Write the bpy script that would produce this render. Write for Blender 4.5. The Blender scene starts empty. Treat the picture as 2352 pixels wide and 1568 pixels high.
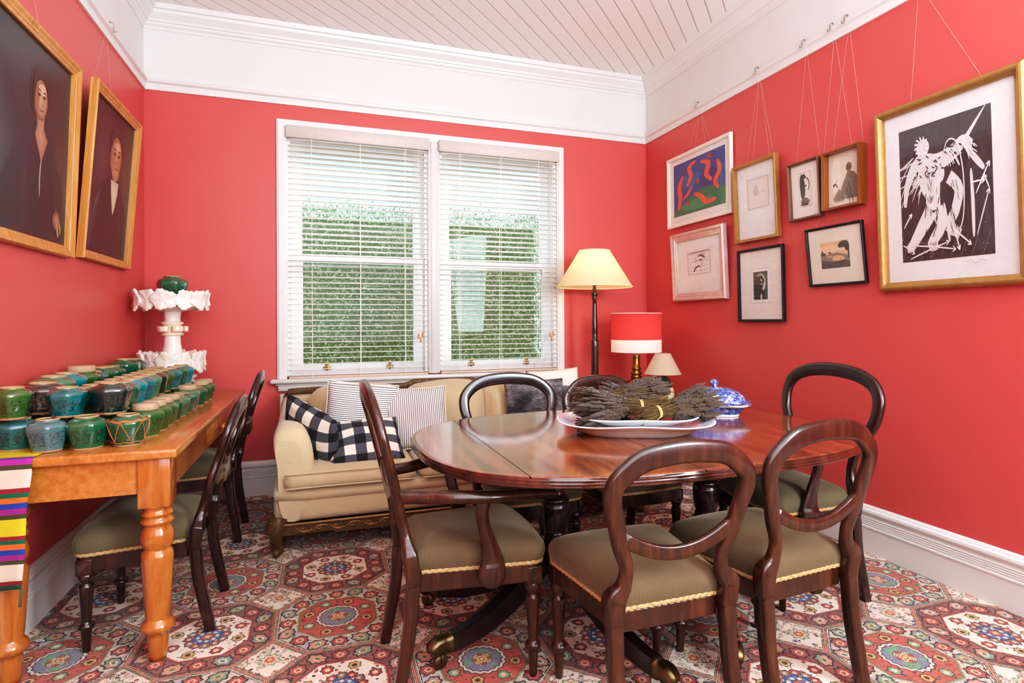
import bpy, bmesh, math, random
from math import pi, sin, cos, sqrt, atan2
from mathutils import Vector, Matrix

random.seed(7)
SC = bpy.context.scene
COL = SC.collection
XL, XR, YB, YR = -1.112, 2.744, 4.6, -1.3      # side walls, window wall, wall behind the viewer
ZC = 3.355                                      # ceiling
RAIL0, RAIL1, CORN = 2.80, 2.88, 3.242

# ------------------------------------------------------------------ materials
def lin(c):
    if isinstance(c, str):
        c = [int(c[i:i + 2], 16) / 255 for i in (0, 2, 4)]
    return tuple((x / 12.92 if x <= .04045 else ((x + .055) / 1.055) ** 2.4) for x in c) + (1.0,)

class N:
    """scalar node expression"""
    nt = None
    def __init__(s, v): s.v = v
    @staticmethod
    def w(x): return x if isinstance(x, N) else N(x)
    def _op(s, op, *o):
        nd = N.nt.nodes.new('ShaderNodeMath'); nd.operation = op
        for i, a in enumerate((s,) + o):
            a = N.w(a)
            if isinstance(a.v, (int, float)): nd.inputs[i].default_value = a.v
            else: N.nt.links.new(a.v, nd.inputs[i])
        return N(nd.outputs[0])
    def __add__(s, o): return s._op('ADD', o)
    __radd__ = __add__
    def __sub__(s, o): return s._op('SUBTRACT', o)
    def __rsub__(s, o): return N.w(o)._op('SUBTRACT', s)
    def __mul__(s, o): return s._op('MULTIPLY', o)
    __rmul__ = __mul__
    def __truediv__(s, o): return s._op('DIVIDE', o)
    def __neg__(s): return s * -1
    def abs(s): return s._op('ABSOLUTE')
    def floor(s): return s._op('FLOOR')
    def frac(s): return s._op('FRACT')
    def sin(s): return s._op('SINE')
    def cos(s): return s._op('COSINE')
    def sqrt(s): return s._op('SQRT')
    def lt(s, o): return s._op('LESS_THAN', o)
    def gt(s, o): return s._op('GREATER_THAN', o)
    def min(s, o): return s._op('MINIMUM', o)
    def max(s, o): return s._op('MAXIMUM', o)
    def atan2(s, o): return s._op('ARCTAN2', o)
    def pow(s, o): return s._op('POWER', o)
    def pmod(s, o): return s - (s / o).floor() * o
def band(x, a, b): return x.gt(a) * x.lt(b)
def smooth(x, a, b):
    nd = N.nt.nodes.new('ShaderNodeMapRange'); nd.interpolation_type = 'SMOOTHSTEP'
    N.nt.links.new(x.v, nd.inputs[0]); nd.inputs[1].default_value = a; nd.inputs[2].default_value = b
    return N(nd.outputs[0])
def _sock(nd, i, v):
    if isinstance(v, N): v = v.v
    if isinstance(v, bpy.types.NodeSocket): N.nt.links.new(v, nd.inputs[i])
    else: nd.inputs[i].default_value = v
def mix(f, a, b):
    nd = N.nt.nodes.new('ShaderNodeMix'); nd.data_type = 'RGBA'
    _sock(nd, 0, f)
    _sock(nd, 6, lin(a) if isinstance(a, (str, list)) else a)
    _sock(nd, 7, lin(b) if isinstance(b, (str, list)) else b)
    return nd.outputs[2]
def coords(kind='Object'):
    tc = N.nt.nodes.new('ShaderNodeTexCoord')
    sp = N.nt.nodes.new('ShaderNodeSeparateXYZ')
    N.nt.links.new(tc.outputs[kind], sp.inputs[0])
    return tc.outputs[kind], N(sp.outputs[0]), N(sp.outputs[1]), N(sp.outputs[2])
def vec(x, y, z):
    nd = N.nt.nodes.new('ShaderNodeCombineXYZ')
    for i, a in enumerate((x, y, z)): _sock(nd, i, a)
    return nd.outputs[0]
def mapping(v, scale):
    nd = N.nt.nodes.new('ShaderNodeMapping'); N.nt.links.new(v, nd.inputs[0])
    nd.inputs[3].default_value = scale; return nd.outputs[0]
def noise(v, scale, detail=3, rough=.5, dist=0):
    nd = N.nt.nodes.new('ShaderNodeTexNoise'); N.nt.links.new(v, nd.inputs['Vector'])
    nd.inputs['Scale'].default_value = scale; nd.inputs['Detail'].default_value = detail
    nd.inputs['Roughness'].default_value = rough; nd.inputs['Distortion'].default_value = dist
    return N(nd.outputs[0])
def voronoi(v, scale, feature='F1'):
    nd = N.nt.nodes.new('ShaderNodeTexVoronoi'); N.nt.links.new(v, nd.inputs['Vector'])
    nd.feature = feature; nd.inputs['Scale'].default_value = scale
    return nd
def ramp(f, stops, interp='LINEAR'):
    nd = N.nt.nodes.new('ShaderNodeValToRGB'); _sock(nd, 0, f)
    cr = nd.color_ramp; cr.interpolation = interp
    while len(cr.elements) < len(stops): cr.elements.new(.5)
    for e, (p, c) in zip(cr.elements, stops): e.position = p; e.color = lin(c)
    return nd.outputs[0]
def bump(h, strength=.3, dist=.002):
    nd = N.nt.nodes.new('ShaderNodeBump'); _sock(nd, 'Height', h)
    nd.inputs['Strength'].default_value = strength; nd.inputs['Distance'].default_value = dist
    return nd.outputs[0]
def setin(p, k, v):
    if isinstance(v, N): v = v.v
    if isinstance(v, bpy.types.NodeSocket): N.nt.links.new(v, p.inputs[k])
    else: p.inputs[k].default_value = v
def newmat(name):
    m = bpy.data.materials.new(name); m.use_nodes = True
    N.nt = m.node_tree
    p = m.node_tree.nodes['Principled BSDF']
    return m, p
_cache = {}
def plain(color, rough=.5, metal=0, coat=0, sheen=0, spec=.5, name=None):
    k = (str(color), rough, metal, coat, sheen, spec)
    if k in _cache: return _cache[k]
    m, p = newmat(name or 'paint')
    v, x, y, z = coords()
    n = noise(v, 30, 3)
    c = lin(color); d = tuple(min(1, a * 1.07) for a in c[:3]) + (1,); e = tuple(a * .93 for a in c[:3]) + (1,)
    setin(p, 'Base Color', mix(n, e, d))
    p.inputs['Roughness'].default_value = rough; p.inputs['Metallic'].default_value = metal
    p.inputs['Coat Weight'].default_value = coat; p.inputs['Coat Roughness'].default_value = .15
    p.inputs['Sheen Weight'].default_value = sheen; p.inputs['Specular IOR Level'].default_value = spec
    _cache[k] = m
    return m

# ------------------------------------------------------------------ mesh helpers
def bm_new(): return bmesh.new()
def vface(bm, vs, mi=0, sm=True):
    try:
        f = bm.faces.new(vs); f.material_index = mi; f.smooth = sm; return f
    except ValueError: return None
def add_box(bm, a, b, mi=0):
    x0, y0, z0 = a; x1, y1, z1 = b
    v = [bm.verts.new(p) for p in ((x0,y0,z0),(x1,y0,z0),(x1,y1,z0),(x0,y1,z0),(x0,y0,z1),(x1,y0,z1),(x1,y1,z1),(x0,y1,z1))]
    for q in ((0,3,2,1),(4,5,6,7),(0,1,5,4),(1,2,6,5),(2,3,7,6),(3,0,4,7)):
        vface(bm, [v[i] for i in q], mi, False)
    return v
def add_rbox(bm, a, b, r=.01, seg=2, mi=0, mat=None):
    t = bmesh.new(); add_box(t, a, b, mi)
    bmesh.ops.bevel(t, geom=t.edges[:], offset=r, segments=seg, profile=.5, affect='EDGES')
    if mat is not None: bmesh.ops.transform(t, matrix=mat, verts=t.verts)
    for f in t.faces: f.smooth = True; f.material_index = mi
    join(bm, t)
def join(bm, t, mat=None):
    mp = {}
    for v in t.verts: mp[v] = bm.verts.new(mat @ v.co if mat is not None else v.co)
    for f in t.faces: vface(bm, [mp[v] for v in f.verts], f.material_index, f.smooth)
    t.free()
def rings(bm, rs, closed=True, cap0=True, cap1=True, mi=0, loop=False, sm=True):
    """loft a list of rings (lists of points)"""
    V = [[bm.verts.new(p) for p in r] for r in rs]
    n = len(V[0]); K = len(V)
    for k in range(K if loop else K - 1):
        A, B = V[k], V[(k + 1) % K]
        for i in range(n if closed else n - 1):
            j = (i + 1) % n
            vface(bm, (A[i], A[j], B[j], B[i]), mi, sm)
    if not loop and closed:
        if cap0: vface(bm, V[0][::-1], mi, False)
        if cap1: vface(bm, V[-1], mi, False)
    return V
def add_lathe(bm, prof, seg=24, c=(0, 0, 0), mi=0, mat=None, sx=1, sy=1):
    rs = []
    for r, z in prof:
        ring = []
        for i in range(seg):
            a = 2 * pi * i / seg
            p = Vector((r * cos(a) * sx + c[0], r * sin(a) * sy + c[1], z + c[2]))
            ring.append(mat @ p if mat is not None else p)
        rs.append(ring)
    return rings(bm, rs, mi=mi)
def frames(path, up=Vector((0, 0, 1))):
    out = []
    n = len(path)
    for i, p in enumerate(path):
        t = (path[min(i + 1, n - 1)] - path[max(i - 1, 0)]).normalized()
        b = t.cross(up)
        if b.length < 1e-4: b = t.cross(Vector((0, 1, 0)))
        b.normalize(); u = b.cross(t).normalized()
        out.append((p, t, b, u))
    return out
def sweep(bm, path, section, up=Vector((0, 0, 1)), mi=0, loop=False, scale=None, sm=True):
    """section: list of (b,u) offsets, or a function i,t -> list"""
    path = [Vector(p) for p in path]
    fr = frames(path, Vector(up))
    if loop:
        n = len(path); fr = []
        for i in range(n):
            t = (path[(i + 1) % n] - path[i - 1]).normalized()
            b = t.cross(Vector(up)).normalized(); fr.append((path[i], t, b, b.cross(t).normalized()))
    rs = []
    for i, (p, t, b, u) in enumerate(fr):
        s = section(i, i / max(1, len(fr) - 1)) if callable(section) else section
        k = scale[i] if scale else 1
        rs.append([p + b * (a * k) + u * (c * k) for a, c in s])
    return rings(bm, rs, mi=mi, loop=loop, sm=sm)
def circ(r, n=8, sx=1, sy=1, off=0):
    return [(r * cos(2 * pi * i / n + off) * sx, r * sin(2 * pi * i / n + off) * sy) for i in range(n)]
def rrect(w, h, r=.25, n=3):
    """rounded rectangle section, r = corner radius as share of the short side"""
    q = min(w, h) * r; o = []
    for cx, cy, a0 in ((w/2-q, h/2-q, 0), (-w/2+q, h/2-q, pi/2), (-w/2+q, -h/2+q, pi), (w/2-q, -h/2+q, 1.5*pi)):
        for k in range(n + 1):
            a = a0 + pi / 2 * k / n
            o.append((cx + q * cos(a), cy + q * sin(a)))
    return o
def tube(bm, path, r, n=8, mi=0, up=(0, 0, 1)):
    if isinstance(r, (list, tuple)): return sweep(bm, path, circ(1, n), up, mi, scale=list(r))
    return sweep(bm, path, circ(r, n), up, mi)
def catmull(pts, k=6, closed=False):
    P = [Vector(p) for p in pts]; n = len(P); out = []
    for i in range(n if closed else n - 1):
        a = P[(i - 1) % n] if closed or i > 0 else P[0]
        b = P[i]; c = P[(i + 1) % n]
        d = P[(i + 2) % n] if closed or i + 2 < n else P[-1]
        for j in range(k):
            t = j / k
            out.append(.5 * ((2 * b) + (c - a) * t + (2 * a - 5 * b + 4 * c - d) * t * t + (3 * b - a - 3 * c + d) * t ** 3))
    if not closed: out.append(P[-1])
    return out
def obj(name, bm, m=None, parent=None, label=None):
    me = bpy.data.meshes.new(name)
    bmesh.ops.recalc_face_normals(bm, faces=bm.faces[:])
    bm.to_mesh(me); bm.free()
    o = bpy.data.objects.new(name, me); COL.objects.link(o)
    for x in (m if isinstance(m, (list, tuple)) else [m]):
        if x: me.materials.append(x)
    if parent: o.parent = parent
    if label: o['label'] = label
    return o
def tag(o, label, cat, group=None, kind=None):
    o['label'] = label; o['category'] = cat
    if group: o['group'] = group
    if kind: o['kind'] = kind
    return o
def thing(name, label, cat, loc=(0, 0, 0), rz=0, group=None):
    o = bpy.data.objects.new(name, None); COL.objects.link(o)
    o.empty_display_size = .1
    o.location = loc; o.rotation_euler = (0, 0, rz)
    return tag(o, label, cat, group)
def struct(name, bm, m, parent=None):
    o = obj(name, bm, m, parent)
    if parent is None: o['kind'] = 'structure'
    return o
def kids(o): return [c for c in COL.objects if c.parent == o]
def dup(root, label, loc=None, rz=None, group=None):
    r = root.copy(); COL.objects.link(r); r['label'] = label
    if loc is not None: r.location = loc
    if rz is not None: r.rotation_euler = (0, 0, rz)
    if group: r['group'] = group
    for ch in kids(root):
        c = ch.copy(); COL.objects.link(c); c.parent = r
        for g in kids(ch):
            d = g.copy(); COL.objects.link(d); d.parent = c
    return r
def place(o, origin, ex, ey, ez):
    m = Matrix.Identity(4)
    for i, a in enumerate((ex, ey, ez)):
        a = Vector(a)
        for j in range(3): m[j][i] = a[j]
    for j in range(3): m[j][3] = origin[j]
    o.matrix_world = m
# ------------------------------------------------------------------ material library
def mk_wall():
    m, p = newmat('red_wall_paint')
    v, x, y, z = coords()
    n = noise(v, 1.3, 3); g = noise(v, 260, 2)
    setin(p, 'Base Color', mix(n, 'c2524f', 'ca5955'))
    p.inputs['Roughness'].default_value = .42; p.inputs['Specular IOR Level'].default_value = .45
    setin(p, 'Normal', bump(g, .08, .001))
    return m
def mk_white(name='white_gloss_paint', c='dcd9d3', rough=.35):
    m, p = newmat(name)
    v, x, y, z = coords()
    n = noise(v, 4, 3)
    setin(p, 'Base Color', mix(n, c, 'e2dfda')); p.inputs['Roughness'].default_value = rough
    return m
def mk_ceiling():
    m, p = newmat('white_ceiling_boards')
    v, x, y, z = coords()
    d = (x - y) * .70711 + 1.0609
    t = ((d / .1085).frac() - .5).abs()            # .5 at the joint
    g = smooth(t, .455, .492); w = smooth(t, .43, .5)
    setin(p, 'Base Color', mix(g, 'f1eeea', 'b9b0ab'))
    p.inputs['Roughness'].default_value = .45
    setin(p, 'Normal', bump(w * -1, .8, .004))
    return m
def mk_wood(name, dark, mid, light, axis=2, rough=.28, coat=.4, scale=1.0, stretch=14):
    m, p = newmat(name)
    v, x, y, z = coords()
    s = [stretch] * 3; s[axis] = 1.2
    q = mapping(v, s)
    a = noise(q, 3.2 * scale, 5, .62, .5); b = noise(q, 22 * scale, 4, .6); c = noise(v, 1.7, 3)
    f = a * .75 + b * .2 + c * .2 - .08
    setin(p, 'Base Color', ramp(f, [(.25, dark), (.5, mid), (.75, light)]))
    p.inputs['Roughness'].default_value = rough
    p.inputs['Coat Weight'].default_value = coat; p.inputs['Coat Roughness'].default_value = .12
    setin(p, 'Normal', bump(b, .06, .001))
    return m
def mk_tabletop():
    m, p = newmat('polished_mahogany_top')
    v, x, y, z = coords()
    q = mapping(v, (13, 1.1, 6))
    a = noise(q, 2.2, 5, .6, .8); b = noise(q, 16, 4, .6); c = noise(v, 2.1, 3, .5, .6)
    leaf = noise(vec((x / .32).floor() * 3.7, 0, 0), 1, 0)
    f = a * .7 + b * .22 + c * .3 + leaf * .25 - .24
    col = ramp(f, [(.28, '3a1a0e'), (.45, '6b3319'), (.58, '8f4f26'), (.75, 'b87538')])
    seam = N(0.0)
    for sx in (-.69, -.13, -.01, .62):
        seam = (x - sx).abs().lt(.0026).max(seam)
    top = z.gt(.74)
    edge = z.lt(.7435)
    setin(p, 'Base Color', mix((seam * top).max(edge * .75), col, '140706'))
    p.inputs['Roughness'].default_value = .16
    setin(p, 'Specular IOR Level', (1 - seam * top * .9) * .55)
    setin(p, 'Coat Weight', (1 - seam * top * .9) * .8); p.inputs['Coat Roughness'].default_value = .09; p.inputs['Coat IOR'].default_value = 1.5
    w = noise(v, 9, 3)
    setin(p, 'Normal', bump(b * .3 + w, .035, .002))
    return m
def mk_cord(name, base, hi):
    m, p = newmat(name)
    v, x, y, z = coords()
    tn = N.nt.nodes.new('ShaderNodeTexCoord'); sn = N.nt.nodes.new('ShaderNodeSeparateXYZ'); N.nt.links.new(tn.outputs['Normal'], sn.inputs[0])
    nx = smooth(N(sn.outputs[0]).abs(), .60, .72)
    s = (x * (2 * pi / .0064)).sin() * (1 - nx) + (y * (2 * pi / .0064)).sin() * nx
    n = noise(v, 5, 3); n2 = noise(v, 140, 2)
    c = mix(n, base, hi)
    c2 = mix(smooth(s, -1, .6) * .4 + .6, '2b2a1f', c)
    setin(p, 'Base Color', c2)
    p.inputs['Roughness'].default_value = .85
    p.inputs['Sheen Weight'].default_value = .45; p.inputs['Sheen Roughness'].default_value = .4
    p.inputs['Sheen Tint'].default_value = lin('d8cfae')
    setin(p, 'Normal', bump(s * .5 + n2 * .3, .35, .0015))
    return m
def mk_velvet(name, a, b):
    m, p = newmat(name)
    v, x, y, z = coords()
    n = noise(v, 3.5, 4, .6); n2 = noise(v, 220, 2)
    setin(p, 'Base Color', mix(n, a, b))
    p.inputs['Roughness'].default_value = .8; p.inputs['Sheen Weight'].default_value = .35
    n3 = noise(mapping(v, (1, 1, 2.2)), 7, 3, .5, .7)
    setin(p, 'Normal', bump(n * .8 + n3 * .5 + n2 * .05, .42, .014))
    return m
def mk_braid():
    m, p = newmat('gold_gimp_braid')
    v, x, y, z = coords()
    w = noise(v, 330, 2)
    setin(p, 'Base Color', ramp(w, [(.35, '7d6038'), (.6, 'c4a26c')]))
    p.inputs['Roughness'].default_value = .7
    setin(p, 'Normal', bump(w, .6, .002))
    return m
def mk_glaze(name, base, hi, deep):
    m, p = newmat(name)
    v, x, y, z = coords()
    n = noise(v, 26, 4, .6, .4); vo = voronoi(mapping(v, (1, 1, .9)), 95); n2 = noise(v, 120, 3, .6, .8)
    rel = band(z, .018, .07)                    # moulded panels on the sides
    col = mix(n, base, hi)
    col = mix(smooth(n2 * rel, .42, .62) * .65, col, deep)
    hgt = smooth(z, .075, .1)
    col = mix(hgt * n * .35, col, '6c6c50')
    clay = (z + n * .006).lt(.0105).max(z.gt(.1085))
    setin(p, 'Base Color', mix(clay, col, 'b08a62'))
    setin(p, 'Roughness', clay * .6 + .1)
    setin(p, 'Coat Weight', (1 - clay) * 1.0)
    p.inputs['Coat Roughness'].default_value = .06
    setin(p, 'Normal', bump(n2 * rel * (1 - clay), .55, .006))
    return m
def mk_clay():
    m, p = newmat('unglazed_clay')
    v, x, y, z = coords()
    n = noise(v, 60, 4)
    setin(p, 'Base Color', mix(n, '9c7c5e', 'c9ad8c')); p.inputs['Roughness'].default_value = .85
    setin(p, 'Normal', bump(n, .3, .002))
    return m
def mk_alabaster():
    m, p = newmat('white_alabaster')
    v, x, y, z = coords()
    n = noise(v, 9, 5, .6, .6)
    setin(p, 'Base Color', ramp(n, [(.3, 'e3d0bc'), (.5, 'f1e7da'), (.7, 'f7f2ea')]))
    p.inputs['Roughness'].default_value = .32
    p.inputs['Subsurface Weight'].default_value = .25
    p.inputs['Subsurface Radius'].default_value = (.03, .02, .012); p.inputs['Subsurface Scale'].default_value = .6
    return m
def mk_ticking():
    m, p = newmat('ticking_stripe_cotton')
    v, x, y, z = coords()
    wob = noise(v, 14, 2)
    t = ((x + wob * .0015) / .0125).frac()
    s = band(t, .30, .68); s2 = band(t, .82, .9)
    n = noise(v, 400, 1)
    c = mix(s * .92, 'ebe6dd', '4d4a50'); 
    setin(p, 'Base Color', c); p.inputs['Roughness'].default_value = .9
    f = noise(v, 7, 4, .6); setin(p, 'Normal', bump(f + n * .04, .45, .02))
    return m
def mk_gingham():
    m, p = newmat('gingham_check_cotton')
    v, x, y, z = coords()
    wob = noise(v, 6, 2)
    a = ((x + wob * .008) / .122).frac().gt(.5); b = ((y + wob * .008) / .122).frac().gt(.5)
    s = a + b
    c = ramp(s * .5, [(0, 'e8dfcc'), (.4, '4b4e57'), (.8, '15161a')], 'CONSTANT')
    setin(p, 'Base Color', c); p.inputs['Roughness'].default_value = .9
    f = noise(v, 8, 4, .6); setin(p, 'Normal', bump(f, .5, .02))
    return m
def mk_fur():
    m, p = newmat('grey_animal_print')
    v, x, y, z = coords()
    q = mapping(v, (5, 16, 5))
    a = noise(q, 4, 6, .7, 1.2); big = noise(v, 5.5, 2)
    spot = noise(mapping(v, (30, 60, 30)), 3, 4, .7, 1)
    f = a * .65 + big * .9 - .32
    setin(p, 'Base Color', ramp(f, [(.3, '1c1c1e'), (.45, '4d4c4f'), (.6, '8b888a'), (.75, 'c6c1c0')]))
    p.inputs['Roughness'].default_value = .85
    return m
def mk_runner():
    m, p = newmat('striped_woven_wool')
    v, x, y, z = coords('Generated')
    tc = N.nt.nodes.new('ShaderNodeUVMap'); sp = N.nt.nodes.new('ShaderNodeSeparateXYZ'); N.nt.links.new(tc.outputs[0], sp.inputs[0])
    t = N(sp.outputs[0])
    n = noise(mapping(v, (40, 40, 160)), 4, 2)
    seq = [('1a6448', 0), ('8e1f2e', .029), ('dccdb6', .057), ('454628', .167), ('93267f', .195), ('24459a', .227), ('dd6a1e', .264), ('1a6448', .299), ('8e1f2e', .327), ('d2c41c', .353),
           ('454628', .465), ('93267f', .50), ('24459a', .537), ('dd6a1e', .574), ('1a6448', .606), ('8e1f2e', .637), ('dccdb6', .669), ('454628', .792), ('a52a90', .821), ('24459a', .862), ('dd6a1e', .885), ('d2c41c', .915)]
    col = ramp(t, [(b, a) for a, b in seq], 'CONSTANT')
    setin(p, 'Base Color', mix(n * .3, col, '2a2018')); p.inputs['Roughness'].default_value = .95
    setin(p, 'Normal', bump(n, .4, .002))
    return m
def mk_metal(name, c, rough=.3, c2=None):
    m, p = newmat(name)
    v, x, y, z = coords()
    n = noise(v, 35, 4, .6)
    setin(p, 'Base Color', mix(n, c, c2 or c)); p.inputs['Metallic'].default_value = 1
    setin(p, 'Roughness', n * .2 + rough - .1)
    return m
def mk_gilt(name, c, c2, worn='7a4b20', rough=.38):
    m, p = newmat(name)
    v, x, y, z = coords()
    n = noise(v, 22, 5, .65); w = noise(v, 60, 4, .7)
    col = mix(n, c, c2); col = mix(smooth(w, .64, .72) * .6, col, worn)
    setin(p, 'Base Color', col); p.inputs['Metallic'].default_value = .55; p.inputs['Roughness'].default_value = rough
    return m
def mk_carved():
    m, p = newmat('carved_gilt_walnut')
    v, x, y, z = coords()
    n = noise(v, 34, 3, .5, 2.2); n2 = noise(v, 9, 3)
    r = smooth((n - .5).abs(), .0, .035)
    setin(p, 'Base Color', mix(r, 'a5854a', mix(n2, '4a3319', '6b4c28')))
    p.inputs['Roughness'].default_value = .45; p.inputs['Metallic'].default_value = .15
    setin(p, 'Normal', bump(r * -1, .9, .006))
    return m
def mk_shade(name, col, glow, estr):
    m, p = newmat(name)
    nt = N.nt; out = nt.nodes['Material Output']; nt.nodes.remove(p)
    v, x, y, z = coords()
    n = noise(mapping(v, (1, 1, 1)), 160, 2)
    d = nt.nodes.new('ShaderNodeBsdfDiffuse'); t = nt.nodes.new('ShaderNodeBsdfTranslucent'); e = nt.nodes.new('ShaderNodeMixShader')
    c = col(z, n)
    nt.links.new(c, d.inputs[0]); nt.links.new(c, t.inputs[0])
    e.inputs[0].default_value = glow
    nt.links.new(d.outputs[0], e.inputs[1]); nt.links.new(t.outputs[0], e.inputs[2])
    nt.links.new(e.outputs[0], out.inputs[0])
    return m
def mk_glass(name='clear_glass', tint=(1, 1, 1, 1), refl=1.0):
    m, p = newmat(name)
    nt = N.nt; out = nt.nodes['Material Output']; nt.nodes.remove(p)
    v, x, y, z = coords()
    ge = nt.nodes.new('ShaderNodeNewGeometry'); dp = nt.nodes.new('ShaderNodeVectorMath'); dp.operation = 'DOT_PRODUCT'
    nt.links.new(ge.outputs['Incoming'], dp.inputs[0]); nt.links.new(ge.outputs['Normal'], dp.inputs[1])
    cs = N(dp.outputs['Value']).abs()
    sch = (1 - cs).pow(5.0) * .95 + .045
    tr = nt.nodes.new('ShaderNodeBsdfTransparent'); tr.inputs[0].default_value = tint
    gl = nt.nodes.new('ShaderNodeBsdfGlossy'); gl.inputs['Roughness'].default_value = .02
    mx = nt.nodes.new('ShaderNodeMixShader')
    f = sch * refl + noise(v, 3, 1) * .004
    nt.links.new(f.v, mx.inputs[0]); nt.links.new(tr.outputs[0], mx.inputs[1]); nt.links.new(gl.outputs[0], mx.inputs[2])
    nt.links.new(mx.outputs[0], out.inputs[0])
    return m
def mk_slat():
    m, p = newmat('cream_blind_slats')
    v, x, y, z = coords()
    q = mapping(v, (2, 60, 60)); n = noise(q, 6, 3)
    setin(p, 'Base Color', mix(n, 'eee6dc', 'f8f3ec')); p.inputs['Roughness'].default_value = .38
    return m
def mk_transfer(name='blue_transferware', dens=.5, sc=24):
    m, p = newmat(name)
    v, x, y, z = coords()
    a = noise(v, sc, 6, .72, 1.4); b = noise(v, sc * 3.2, 3, .6, .8)
    f = smooth(a * .7 + b * .3, dens - .05, dens + .05)
    g = smooth(b, .42, .6)
    c = mix(f, mix(g, '2a3d88', '6a80b8'), 'e6e8f0')
    setin(p, 'Base Color', c); p.inputs['Roughness'].default_value = .12; p.inputs['Coat Weight'].default_value = .3
    return m
def mk_vase():
    m, p = newmat('enamelled_porcelain')
    v, x, y, z = coords()
    vo = voronoi(v, 42); n = noise(v, 30, 4, .7, 1)
    d = N(vo.outputs['Distance']); sp = N.nt.nodes.new('ShaderNodeSeparateColor'); N.nt.links.new(vo.outputs['Color'], sp.inputs[0])
    c = ramp(N(sp.outputs[0]), [(0, 'b8452f'), (.25, '3f7a4c'), (.5, 'd3b04a'), (.75, '7a9a5c')], 'CONSTANT')
    col = mix(smooth(d + n * .3, .5, .6), c, 'd9cfae')
    edge = z.gt(.185).max(z.lt(.03))
    setin(p, 'Base Color', mix(edge, col, '1f3a2b')); p.inputs['Roughness'].default_value = .15
    return m
def mk_carpet():
    m, p = newmat('patterned_axminster_carpet')
    v, x0, y0, z = coords()
    K = .0022
    x = ((x0 / K).floor() + .5) * K; y = ((y0 / K).floor() + .5) * K
    wv = vec(x, y, 0)
    wb = noise(wv, 26, 2) - .5; wb2 = noise(wv, 31, 2) - .5
    u = (x + wb * .006 - .066) / .4835; w = (y + wb2 * .006 - 2.588) / .511
    iu = (u + .5).floor(); iw = (w + .5).floor()
    lu = (u - iu) * 2; lw = (w - iw) * 2
    a = lu.abs(); b = lw.abs()
    ab = a + b
    d = a.max(b).max(ab / 1.48)
    cream = (iu + iw).pmod(2.0).gt(.5)
    r = (lu * lu + lw * lw).sqrt()
    th = lw.atan2(lu)
    # small woven motifs
    vo = voronoi(wv, 43); vd = N(vo.outputs['Distance'])
    sep = N.nt.nodes.new('ShaderNodeSeparateColor'); N.nt.links.new(vo.outputs['Color'], sep.inputs[0])
    rc, rg = N(sep.outputs[0]), N(sep.outputs[1])
    motif = ramp(rc, [(0, 'a8322a'), (.3, '4f6f56'), (.48, '3f4f78'), (.62, 'c89a52'), (.78, 'b8564a'), (.9, '2a2420')], 'CONSTANT')
    vo2 = voronoi(wv, 95); vd2 = N(vo2.outputs['Distance'])
    scrl = noise(wv, 62, 3, .55, 1.6)
    scr2 = noise(wv, 84, 2, .5, 2.2)
    line = (scrl - .5).abs().lt(.024).max((scr2 - .47).abs().lt(.026))
    def wedge(n, rad, size, shift=0.0, metric=None):
        k = (th + shift) * (n / (2 * pi))
        t = ((k + .5).frac() - .5) * (2 * pi / n)
        rr = metric if metric is not None else r
        dx = t * rad; dy = rr - rad
        dist = (dx * dx + dy * dy).sqrt()
        ph = dy.atan2(dx)
        return dist * (1 + .10 * (ph * 7).cos()) / size, (k + .5).floor().pmod(2.0)
    # --- outer band of each octagon
    bandbg = mix(cream, 'e0ceb6', '9a5a4c')
    bandbg = mix(line * .6, bandbg, '2a201d')
    bandbg = mix((vd.lt(.30)) * rg.gt(.55), bandbg, '2a1d1a')
    bandbg = mix((vd.lt(.24)) * rg.gt(.55), bandbg, motif)
    bandbg = mix(smooth(noise(wv, 9, 2), .54, .62) * .5, bandbg, mix(cream, '8a90a2', '6a3a32'))
    f16, par = wedge(16, .80, .112, 0, d)
    bandbg = mix(f16.lt(1.18), bandbg, '2b1d1a')
    bandbg = mix(f16.lt(.93), bandbg, mix(par, 'a8483c', mix(noise(wv, 5, 1).gt(.5), 'c08878', '7f8f78')))
    bandbg = mix(f16.lt(.50), bandbg, mix(par, 'd6b898', mix(rc.gt(.5), 'dfc8ae', 'c9a05c')))
    bandbg = mix(f16.lt(.28), bandbg, mix(par, 'a23a30', '4d6a5a'))
    # --- inner field
    fld = mix(cream, mix(noise(mapping(wv, (1, 6, 1)), 14, 2).gt(.5), 'a54a3b', 'b65c4a'), 'ead8c3')
    fld = mix(noise(wv, 16, 2).gt(.56) * .5, fld, mix(cream, 'c2493c', 'd8b09a'))
    fld = mix(vd.lt(.31) * rg.gt(.50), fld, '2a1d1b')
    fld = mix(vd.lt(.24) * rg.gt(.50), fld, motif)
    fld = mix((vd2.lt(.26)) * rc.lt(.35), fld, mix(cream, '2a1d1b', 'b0604c'))
    f8, par8 = wedge(8, .50, .080, pi / 8)
    fld = mix(f8.lt(1.2), fld, '2d1f1c')
    fld = mix(f8.lt(.98), fld, mix(par8, 'c99d5c', mix(cream, '7f9a72', 'a8332c')))
    fld = mix(f8.lt(.5), fld, mix(par8, '3a2a24', 'dcbfa0'))
    # medallion on red
    rs = r * (1 + .035 * (th * 18).cos())
    md = mix(rs.lt(.365), fld, '241c1b')
    md = mix(rs.lt(.345), md, 'd9c2ae')
    md = mix(rs.lt(.305), md, '241c1b')
    md = mix(rs.lt(.288), md, mix(noise(wv, 22, 2).gt(.53), mix(vd2.lt(.2), '77758a', 'c9b9a8'), mix(vd2.lt(.2), '6f9672', '2c2c28')))
    ra = (a.max(b) + ab * .5) * (1 + .06 * (th * 8).cos())
    md = mix(ra.lt(.232), md, 'a84a3c'); md = mix(ra.lt(.212), md, 'd3b070')
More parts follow.
